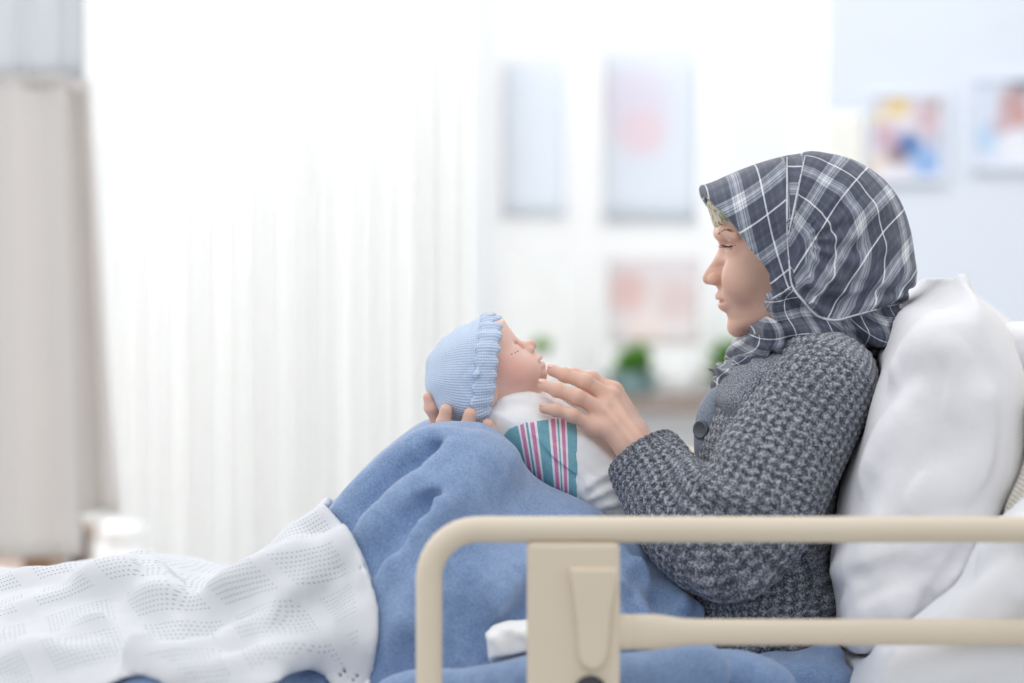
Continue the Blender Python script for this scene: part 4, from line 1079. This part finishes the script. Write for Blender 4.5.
def cushion(poly, yc, W, c, mat, name, label, h=.005, ridges=()):
    q = P2(poly, yc); f = Field((q[:, 0].min()-.02, yc-W-.02, q[:, 1].min()-.02), (q[:, 0].max()+.02, yc+W+.02, q[:, 1].max()+.02), h)
    f.prism(spl(q, 3, True), yc, W, c, k=.01, p=2.6)
    f.disp(lambda x, y, z: .002*np.sin(30*x+33*z), .02); [f.carve(o_, .004, .004) for o_ in CARVERS]; CARVERS.append(f); V, Q_ = f.mesh(); V = relax(V, Q_, 2)
    return tag(build(name, V, Q_, mat), label, 'pillow')
cushion([(899, 302), (915, 288), (936, 281), (965, 290), (1000, 312), (1018, 340), (1010, 420), (985, 500), (950, 560), (915, 560), (905, 480), (898, 380)], .27, .10, .04, MT['pillow'], 'pillow', 'white pillow peeking out past the scarf, on the far side behind the nearest pillow')
cushion([(1008, 330), (1040, 322), (1080, 340), (1110, 400), (1080, 470), (1040, 480), (1018, 455), (1012, 400)], .10, .22, .06, MT['pillow'], 'pillow', 'white pillow at the right edge of the picture, beyond the nearest pillow')
cushion([(1026, 400), (1050, 392), (1085, 410), (1080, 470), (1060, 505), (1020, 512), (996, 516), (1008, 480), (1020, 440)], -.26, .08, .03, MT['cream'], 'knitted_cushion', 'cream ribbed knit cushion tucked between the pillow and the raised mattress', h=.004)
# one mattress under its sheet, flat below the legs and raised behind the back
xe = P(842, 0, 0)[0]
f1 = Field((-1.04, -.46, .54), (.88, .46, 1.16), .006)
f1.prism(np.array([[-1.02, .56], [xe, .56], [xe, .698], [-1.02, .698]]), 0, .42, .0, k=.02, p=6)
ms_ = np.vstack([[xe, .698], P2([(846, 672), (890, 642), (930, 612), (962, 580), (990, 536), (1030, 480), (1100, 400), (1190, 400)], -.36), [.86, .56], [xe-.02, .56]])
f1.prism(ms_, 0, .42, .045, k=.02, p=4)
for pts in ([(985, 560), (1010, 540), (1040, 535)], [(950, 640), (985, 600), (1040, 570)], [(880, 672), (940, 655), (1040, 650)], [(840, 682), (900, 672), (980, 668)], [(1000, 620), (1020, 590), (1040, 580)]):
    f1.ridge(pts, r=.018, sink=.007, k=.02)
f1.comb(tuple([slice(None)]*3), np.where(f1.ax[0][:, None, None] < xe+.06, np.maximum(-1, f1.ax[2][None, None, :]-.7015-np.maximum(0, (f1.ax[0][:, None, None]-xe+.03)*2.5)), -1).astype(np.float32), .002, 'int')
f1.disp(lambda x, y, z: (x > .40)*.0022*np.sin(38*x+44*z+2*np.sin(19*y)), .02)
for o_ in CARVERS+[fc, fb]: f1.carve(o_, .005, .004)
f1.comb(tuple([slice(None)]*3), np.where(f1.ax[0][:, None, None] > xe-.05, -(f0.sample(f1)-.002), -1.0).astype(np.float32), .003, 'int')
V1, Q1 = f1.mesh(); V1 = relax(V1, Q1, 2)
tag(build('mattress', V1, Q1, MT['sheet']), 'hospital mattress under a creased white sheet, raised behind the pillows', 'mattress')
# small folded tissue on the blanket
fn = Field(P(475, 690, -.40), P(560, 600, -.20), .002)
fn.prism(P2([(485, 634), (492, 628), (510, 622), (530, 620), (545, 628), (545, 672), (495, 671), (487, 655)], -.31), -.31, .035, .012, k=.003, p=3)
fn.ridge([(487, 634), (500, 648), (505, 668)], r=.005, sink=.002, k=.004); fn.ridge([(500, 630), (520, 634), (535, 640)], r=.005, sink=.002, k=.004)
fn.carve(f0, .004, .002)
fn.disp(lambda x, y, z: .0010*np.sin(120*x+90*z), .01)
Vn, Qn = fn.mesh(); tag(build('folded_cloth', relax(Vn, Qn, 1), Qn, MT['swaddle']), 'small crumpled white cloth on the blue blanket beside the rail post', 'cloth')

# ------------------------------------------------------------------ bed frame and rails
bed = empty('hospital_bed', (0, 0, 0)); tag(bed, 'beige hospital bed with side rails and raised head end', 'bed')
def side_rail(y, label, face):
    o = P(429, 529.5, -.45); X0, Z0 = o[0], o[2]; r = .013; cr = .048
    pts = [(X0, y, .50), (X0, y, .60), (X0, y, .75), (X0, y, Z0-cr)]
    pts += [(X0+cr-cr*math.cos(a), y, Z0-cr+cr*math.sin(a)) for a in np.linspace(.2, math.pi/2, 8)]
    pts += [(X0+.15, y, Z0), (X0+.4, y, Z0), (.80, y, Z0)]
    pts += [(.80+cr*math.sin(a), y, Z0-cr+cr*math.cos(a)) for a in np.linspace(.15, math.pi/2, 7)]+[(.80+cr, y, .75), (.80+cr, y, .50)]
    e = MB().tube(pts, r, 20).build('bed_rail', MT['rail'], bed, smooth=True); e['label'] = label
    # lower bar: flattened socket then tube
    z1 = P(0, 632, -.45)[2]; xs = P(611, 0, -.45)[0]
    rings = []; 
    for px, hh, th in ((608, 17, .010), (612, 18, .011), (632, 18, .011), (634, 17, .0105), (636, 18, .0115), (655, 18, .012), (668, 16.5, .0125), (685, 14, .013), (700, 13.2, .013), (760, 13.2, .013)):
        x = P(px, 0, -.45)[0]; a_ = hh/1023
        rings.append([(x, y+th*math.cos(t)*(1 if abs(math.cos(t)) > .0 else 1), z1+a_*np.sign(math.sin(t))*abs(math.sin(t))**.7) for t in np.linspace(0, 2*math.pi, 24, endpoint=False)])
    rings.append([(.835, y+.013*math.cos(t), z1+.0129*np.sign(math.sin(t))*abs(math.sin(t))**.7) for t in np.linspace(0, 2*math.pi, 24, endpoint=False)])
    MB().rings(rings).build('lower_bar', MT['rail'], e, smooth=True)
    # post panel with raised release paddle and a dark button
    xa, xb = P(527, 0, -.45)[0], P(620.5, 0, -.45)[0]; zt = P(0, 541, -.45)[2]
    th = .014
    po = MB().boxx((xa, y-th, .50), (xb, y+th, zt), .006).build('rail_post', MT['rail'], e)
    s = -1 if face < 0 else 1
    fpd = Field((P(560, 0, -.45)[0], -.02, P(0, 676, -.45)[2]), (P(626, 0, -.45)[0], .02, P(0, 556, -.45)[2]), .0012)
    pad = spl(P2([(569, 568), (575, 565.5), (595, 565.5), (613, 565.5), (618, 569), (617, 580), (611, 605), (608, 640), (606, 655), (600, 664), (592, 667), (583, 663), (578, 652), (577, 630), (573, 595)], -.45), 4, True)
    fpd.prism(pad, 0, .0075, .004, k=.001, p=3)
    Vp, Qp = fpd.mesh(); Vp = relax(Vp, Qp, 1); Vp[:, 1] = Vp[:, 1]+y+s*(th+.001)
    build('release_paddle', Vp, Qp, MT['rail'], e)
    c = P(590, 690, -.45); rings = [[(c[0]+rr*math.cos(a), y+s*(th+d), c[2]+rr*math.sin(a)) for a in np.linspace(0, 2*math.pi, 24, endpoint=False)] for rr, d in ((.0165, -.002), (.0165, .004), (.014, .0065), (.001, .007))]
    bt = MB().rings(rings).build('button', MT['dark'], e, smooth=True); bt['label'] = 'round dark grey button'
    return e
side_rail(-.45, 'beige plastic bed side rail nearest to us, in front of the woman', -1)
side_rail(.45, 'beige plastic bed side rail on the far side, mostly hidden behind the woman and baby', 1)
MB().boxx((-1.05, -.435, .44), (.90, .435, .545), .012).build('deck', MT['rail'], bed)
for x in (-.9, .75):
    for y in (-.36, .36):
        lg = MB().boxx((x-.025, y-.025, .10), (x+.025, y+.025, .45), .006).build('leg', MT['steel'], bed)
        MB().rings([[(x+rr*math.cos(a), y+d, .05+rr*math.sin(a)) for a in np.linspace(0, 2*math.pi, 24, endpoint=False)] for rr, d in ((.02, -.014), (.045, -.014), (.05, -.008), (.05, .008), (.045, .014), (.02, .014))]).boxx((x-.008, y-.022, .05), (x+.008, y+.022, .11)).build('caster', MT['dark'], lg)
MB().boxx((.87, -.43, .44), (.90, .43, 1.25), .012).build('headboard', MT['rail'], bed)
MB().boxx((-1.08, -.43, .44), (-1.05, .43, .80), .012).build('footboard', MT['rail'], bed)


# ------------------------------------------------------------------ the room
YW = 3.2
def PX(px, y): return P(px, 300, y)[0]
def PZ(py, y): return P(512, py, y)[2]
def st(o): o['kind'] = 'structure'; return o
st(MB().boxx((-3.2, -1.6, -.06), (2.6, YW+.15, 0)).build('floor', MT['floor']))
wx0, wx1 = -1.75, PX(470, YW); w2a, w2b = PX(492, YW), PX(816, YW); sill1, sill2 = .36, PZ(393, YW); top = 2.45
wall = MB()
wall.boxx((-3.2, YW, 0), (wx0, YW+.12, 2.7)).boxx((wx1, YW, 0), (w2a, YW+.12, 2.7)).boxx((wx0, YW, 0), (wx1, YW+.12, sill1)).boxx((w2a, YW, 0), (w2b, YW+.12, sill2))
wall.boxx((wx0, YW, top), (w2b, YW+.12, 2.7))
st(wall.build('wall_back', MT['wallw']))
st(MB().boxx((w2b, YW-.22, 0), (2.6, YW+.12, 2.7)).build('wall_right', MT['wall']))
st(MB().boxx((-3.2, YW-.02, 0), (w2b, YW, .09), .004).build('baseboard_back', MT['frame']))
def window(name, x0, x1, z0, z1, vb, hb_):
    fr = MB(); t = .035; y0, y1 = YW+.02, YW+.075
    for a in ((x0, x0+t, z0, z1), (x1-t, x1, z0, z1), (x0, x1, z0, z0+t), (x0, x1, z1-t, z1)): fr.boxx((a[0], y0, a[2]), (a[1], y1, a[3]))
    for x, w_ in vb: fr.boxx((x-w_/2, y0+.003, z0+t), (x+w_/2, y1-.003, z1-t))
    for z, w_ in hb_: fr.boxx((x0+t, y0+.006, z-w_/2), (x1-t, y1-.006, z+w_/2))
    o = st(fr.build(name, MT['frame'], origin=((x0+x1)/2, YW+.05, z0)))
    MB().boxx((x0+t, YW+.044, z0+t), (x1-t, YW+.050, z1-t)).build('pane', MT['glass'], o)
    return o
window('window_1', wx0, wx1, sill1, top, [(-1.2, .05), (-.62, .05)], [(1.45, .05)])
window('window_2', w2a, w2b, sill2, top, [(PX(584, YW), .075), (PX(716, YW), .06)], [(PZ(240, YW), .085)])
st(MB().boxx((w2a-.03, YW-.16, sill2-.035), (w2b, YW+.02, sill2), .006).build('trim_1', MT['ledge']))

# papers taped to the panes of the right window
def sheet(px0, py0, px1, py1, y, mat, name, label, cat, group=None):
    x0, x1 = sorted((PX(px0, y), PX(px1, y))); z0, z1 = sorted((PZ(py0, y), PZ(py1, y)))
    V = []; F_ = []; n = 9; c = ((x0+x1)/2, y, z0)
    for s_ in (0, 1):
        for i in range(n):
            for j in range(n):
                u, v = i/(n-1), j/(n-1); V.append((x0+(x1-x0)*u, y+s_*.0012-.004*((abs(2*u-1))**4)*(1-v)-.002*s_*0, z0+(z1-z0)*v))
    for i in range(n-1):
        for j in range(n-1):
            a = i*n+j; F_.append((a, a+n, a+n+1, a+1)); b = a+n*n; F_.append((b, b+1, b+n+1, b+n))
    for i in range(n-1):
        for a, b in ((i*n, (i+1)*n), ((i+1)*n+n-1, i*n+n-1)): F_.append((a, a+n*n, b+n*n, b))
        for a, b in ((i+1, i), ((n-1)*n+i, (n-1)*n+i+1)): F_.append((a, a+n*n, b+n*n, b))
    o = build(name, np.array(V), F_, mat, origin=c, smooth=True); return tag(o, label, cat, group)
yp = YW+.012
sheet(503, 62, 566, 218, yp, blotch('plain_poster_print', (232, 236, 242), [], tr=.4), 'window_poster', 'plain pale grey paper poster on the upper window pane, left of the pink-spotted one', 'poster')
sheet(603, 55, 697, 221, yp, blotch('pink_spot_poster_print', (231, 235, 241), [(-.04, .26, .11, (231, 227, 236)), (-.02, .20, .07, (235, 222, 228))], tr=.4), 'window_poster', 'large pale grey poster with a faint pink blotch on the upper window pane', 'poster')
sheet(608, 258, 700, 345, yp, blotch('red_mark_poster_print', (240, 235, 236), [(-.06, .12, .06, (236, 216, 214)), (.05, .10, .06, (234, 223, 222)), (-.02, .03, .05, (244, 235, 232))]), 'window_poster', 'pinkish paper drawing on the lower window pane above the potted plants', 'poster')

# pictures on the right wall
yq = YW-.224
def picture(px0, py0, px1, py1, base, spots, label):
    x0, x1 = PX(px0, yq), PX(px1, yq); z0, z1 = PZ(py1, yq), PZ(py0, yq)
    e = empty('framed_picture', ((x0+x1)/2, yq, z0)); tag(e, label, 'picture')
    f = MB(); t = .012
    for a in ((x0, x0+t, z0, z1), (x1-t, x1, z0, z1), (x0+t, x1-t, z0, z0+t), (x0+t, x1-t, z1-t, z1)): f.boxx((a[0], yq-.014, a[2]), (a[1], yq+.002, a[3]), .002)
    f.build('frame', MT['mount'], e)
    MB().boxx((x0+t, yq-.006, z0+t), (x1-t, yq+.001, z1-t)).build('print', blotch('family_photo_print', base, spots, tr=0), e)
    return e
def sp_px(px, py, r, rgb, cx, cz): return (PX(px, yq)-cx, PZ(py, yq)-cz, r/445, rgb)
cx, cz = (PX(866, yq)+PX(944, yq))/2, PZ(182, yq)
picture(866, 92, 944, 182, (226, 222, 230), [sp_px(a, b, r, c_, cx, cz) for a, b, r, c_ in
    [(896, 106, 15, (232, 206, 150)), (878, 118, 10, (230, 214, 180)), (885, 138, 18, (206, 178, 190)), (928, 118, 20, (208, 184, 192)), (938, 105, 9, (180, 160, 160)), (908, 146, 17, (92, 124, 178)), (925, 162, 20, (150, 182, 224)), (895, 156, 12, (150, 128, 130)), (872, 165, 12, (240, 208, 170)), (936, 140, 10, (176, 176, 196)), (886, 172, 10, (236, 232, 236))]],
    'family photo with yellow, pink and blue figures on the wall above her head')
cx, cz = (PX(968, yq)+PX(1060, yq))/2, PZ(170, yq)
picture(968, 76, 1060, 170, (216, 224, 238), [sp_px(a, b, r, c_, cx, cz) for a, b, r, c_ in
    [(1020, 84, 16, (130, 140, 156)), (1012, 104, 20, (196, 164, 164)), (1018, 118, 14, (204, 160, 156)), (985, 138, 16, (190, 214, 238)), (1015, 148, 22, (236, 236, 242)), (1000, 125, 12, (204, 176, 182)), (1045, 130, 20, (180, 190, 214))]],
    'photo print of a dark-haired face cut off by the right edge of the picture')
sheet(822, 112, 864, 176, yq-.002, blotch('cream_note_paper', (250, 248, 242), [], tr=.1), 'paper_note', 'blank cream paper note on the wall between the window and the family photo', 'paper')

# plants and pots on the sill
def pot(px, py_top, w_px, col, name, label, cat, yy=YW-.07, prof=None, plant=None, pr=.05, n=60, mat=None, up=.0):
    x = PX(px, yy); z0 = sill2; z1 = PZ(py_top, yy); r = w_px/2/445
    h_ = z1-z0; e = empty(name, (x, yy, z0)); tag(e, label, cat)
    pf = prof or [(.7, 0), (.75, .02), (.95, .7), (1.0, .95), (1.04, 1.0), (.94, 1.0), (.88, .85), (.1, .84)]
    MB().lathe([(r*a, h_*b) for a, b in pf], (x, yy, z0)).build('pot', col, e, smooth=True)
    if plant:
        mb = MB(); rr = random.Random(int(px))
        for i in range(n):
            a = rr.uniform(0, 2*math.pi); el = rr.uniform(-.1, 1.4); L = pr*rr.uniform(.6, 1.1); d = np.array([math.cos(a)*math.cos(el), math.sin(a)*math.cos(el), math.sin(el)])
            b0 = np.array([x, yy, z0+h_*.85+up]); s_ = np.cross(d, [0, 0, 1.]); s_ /= np.linalg.norm(s_)+1e-9; wd = L*.22; nn = np.cross(s_, d)
            c0 = b0+d*L*.35; pts = [b0, c0+s_*wd*.8, b0+d*L*.75+s_*wd, b0+d*L, b0+d*L*.75-s_*wd, c0-s_*wd*.8]
            k = len(mb.V); mb.add([p+nn*.001 for p in pts]+[p-nn*.001 for p in pts], [(0, 1, 2, 3), (0, 3, 4, 5), (9, 8, 7, 6), (11, 10, 9, 6)])
        mb.build('foliage', plant, e)
    return e
pot(634, 372, 52, MT['teal'], 'potted_plant', 'low green plant in a wide pale teal pot on the window sill', 'potted plant', plant=MT['green'], pr=.075, n=90)
pot(681, 350, 26, MT['white'], 'vase', 'tall glossy white vase on the sill right of the teal pot', 'vase', prof=[(.7, 0), (.95, .08), (1.0, .4), (.85, .75), (.55, .92), (.62, 1.0), (.5, 1.0), (.45, .9), (.1, .88)])
pot(737, 378, 36, MT['ledge'], 'potted_plant', 'bushy green plant in a grey-brown pot on the sill beside the woman\'s chin', 'potted plant', plant=MT['green'], pr=.10, n=110)
pot(541, 372, 18, MT['white'], 'potted_plant', 'small round lime green plant in a white pot just above the baby\'s nose', 'potted plant', plant=MT['lime'], pr=.036, n=90, up=.055)
pot(590, 374, 26, MT['white'], 'bowl', 'white bowl on the sill left of the teal pot', 'bowl')

# sheer curtain in front of the left window
def curtain(x0, x1, z0, z1, y, mat, name, label, amp, nf, parent=None, lean=0.0, th=.0015, cat='curtain', seed=1):
    rr = np.random.default_rng(seed); nu, nv = nf*10, 24; V = []; ph = rr.uniform(0, 6, 6)
    for s_ in (0, 1):
        for i in range(nu+1):
            u = i/nu
            for j in range(nv+1):
                v = j/nv; fl = .75+.35*(1-v)
                yy = y+s_*th+amp*fl*(math.sin(2*math.pi*nf*u+.8*math.sin(5*u+ph[0]))+.35*math.sin(2*math.pi*nf*.37*u+ph[1]+1.2*v))
                xx = x0+(x1-x0)*u+lean*(1-v)*u+.3*amp*math.sin(4*math.pi*nf*u+ph[2])
                V.append((xx, yy, z0+(z1-z0)*v))
    F_ = []; m = nv+1; N = (nu+1)*m
    for i in range(nu):
        for j in range(nv):
            a = i*m+j; F_.append((a, a+m, a+m+1, a+1)); F_.append((a+N, a+N+1, a+N+m+1, a+N+m))
    for i in range(nu):
        for a, b in ((i*m, (i+1)*m), ((i+1)*m+nv, i*m+nv)): F_.append((b, a, a+N, b+N))
    for j in range(nv):
        for a, b in ((j, j+1), (nu*m+j+1, nu*m+j)): F_.append((b, a, a+N, b+N))
    o = build(name, np.array(V), F_, mat, parent, smooth=True)
    return o
ys = 2.75
sc_o = empty('sheer_curtain', (-.9, ys, .02)); tag(sc_o, 'long gathered sheer white curtain in front of the tall left window', 'curtain')
curtain(PX(108, ys), PX(470, ys), .02, 2.5, ys, MT['sheer'], 'fabric', '', .030, 17, sc_o)
MB().tube([(PX(80, ys), ys, 2.53), (PX(300, ys), ys, 2.53), (PX(500, ys), ys, 2.53)], .014, 14).build('curtain_rod', MT['frame'], sc_o, smooth=True)
for x in (PX(90, ys), PX(490, ys)): MB().boxx((x-.01, ys, 2.515), (x+.01, YW, 2.545)).build('bracket', MT['frame'], sc_o)
# privacy curtain at the left
yc_ = 1.35
pc = empty('privacy_curtain', (PX(30, yc_), yc_, PZ(560, yc_))); tag(pc, 'beige hospital privacy curtain hanging at the left edge', 'curtain')
curtain(PX(-190, yc_), PX(72, yc_), PZ(556, yc_), PZ(80, yc_), yc_, MT['privacy'], 'fabric', '', .012, 5, pc, lean=.02, seed=3)
curtain(PX(66, yc_+.06), PX(92, yc_+.06), PZ(512, yc_+.06), PZ(80, yc_+.06), yc_+.05, MT['privacy'], 'fabric', '', .012, 2, pc, lean=.045, seed=5)
curtain(PX(-190, yc_), PX(88, yc_), PZ(80, yc_), 2.36, yc_+.01, MT['mesh'], 'mesh_header', '', .018, 6, pc, seed=3)['label'] = 'pale mesh header strip'
MB().boxx((PX(-200, yc_), yc_-.006, PZ(84, yc_)), (PX(72, yc_), yc_+.008, PZ(74, yc_)), .002).build('seam_band', MT['privacy'], pc)
MB().boxx((-1.6, yc_-.015, 2.36), (PX(110, yc_), yc_+.035, 2.40), .004).build('track', MT['frame'], pc)
for x in (-1.5, PX(100, yc_)): MB().boxx((x-.008, yc_, 2.39), (x+.008, yc_+.016, 2.7)).build('hanger', MT['frame'], pc)
# armchair behind the curtain
ya = 1.95
ch = empty('armchair', (PX(30, ya), ya, 0)); tag(ch, 'wooden armchair with pinkish-beige seat behind the privacy curtain', 'chair')
xa, xb = PX(-120, ya), PX(62, ya); zs = PZ(556, ya)
MB().boxx((xa, ya-.25, zs-.16), (xb-.03, ya+.28, zs-.04), .03).build('seat', simple('pinkish_beige_upholstery', (214, 198, 190), .8), ch)
MB().boxx((xa, ya+.24, zs-.06), (xb-.03, ya+.32, zs+.34), .03).build('backrest', simple('beige_upholstery', (216, 204, 196), .8), ch)
for x in (xa-.03, xb-.03):
    MB().boxx((x, ya-.27, zs+.0), (x+.05, ya+.30, zs+.035), .01).build('armrest', MT['wood'], ch)
    for y in (ya-.26, ya+.27): MB().boxx((x+.01, y-.02, 0), (x+.04, y+.02, zs+.005), .006).build('leg', MT['wood'], ch)
# tall dark floor stand and white bin beside the chair
yd = 1.5
sd = empty('floor_stand', (PX(76, yd), yd, 0)); tag(sd, 'dark upright stand between the privacy curtain and the white bin', 'stand')
MB().tube([(PX(76, yd), yd, .03), (PX(76, yd), yd, .4), (PX(76, yd), yd, PZ(520, yd))], [.013, .013, .011], 14).build('pole', MT['dark'], sd, smooth=True)
MB().lathe([(.14, 0), (.145, .01), (.14, .022), (.03, .035), (.014, .05)], (PX(76, yd), yd, 0)).build('base', MT['dark'], sd, smooth=True)
MB().boxx((PX(71, yd), yd-.03, PZ(552, yd)), (PX(84, yd), yd+.03, PZ(534, yd)), .008).build('bracket', MT['dark'], sd)
yb = 2.42
bn = empty('waste_bin', (PX(118, yb), yb, 0)); tag(bn, 'white rounded bin standing below the end of the curtain', 'bin')
MB().lathe([(.040, 0), (.044, .02), (.046, .3), (.047, PZ(524, yb)-.02)], (PX(121, yb), yb, 0)).build('bin_body', MT['white'], bn, smooth=True)
MB().lathe([(.048, 0), (.050, .010), (.042, .026), (.02, .032), (.001, .033)], (PX(121, yb), yb, PZ(524, yb)-.03)).build('lid', MT['white'], bn, smooth=True)
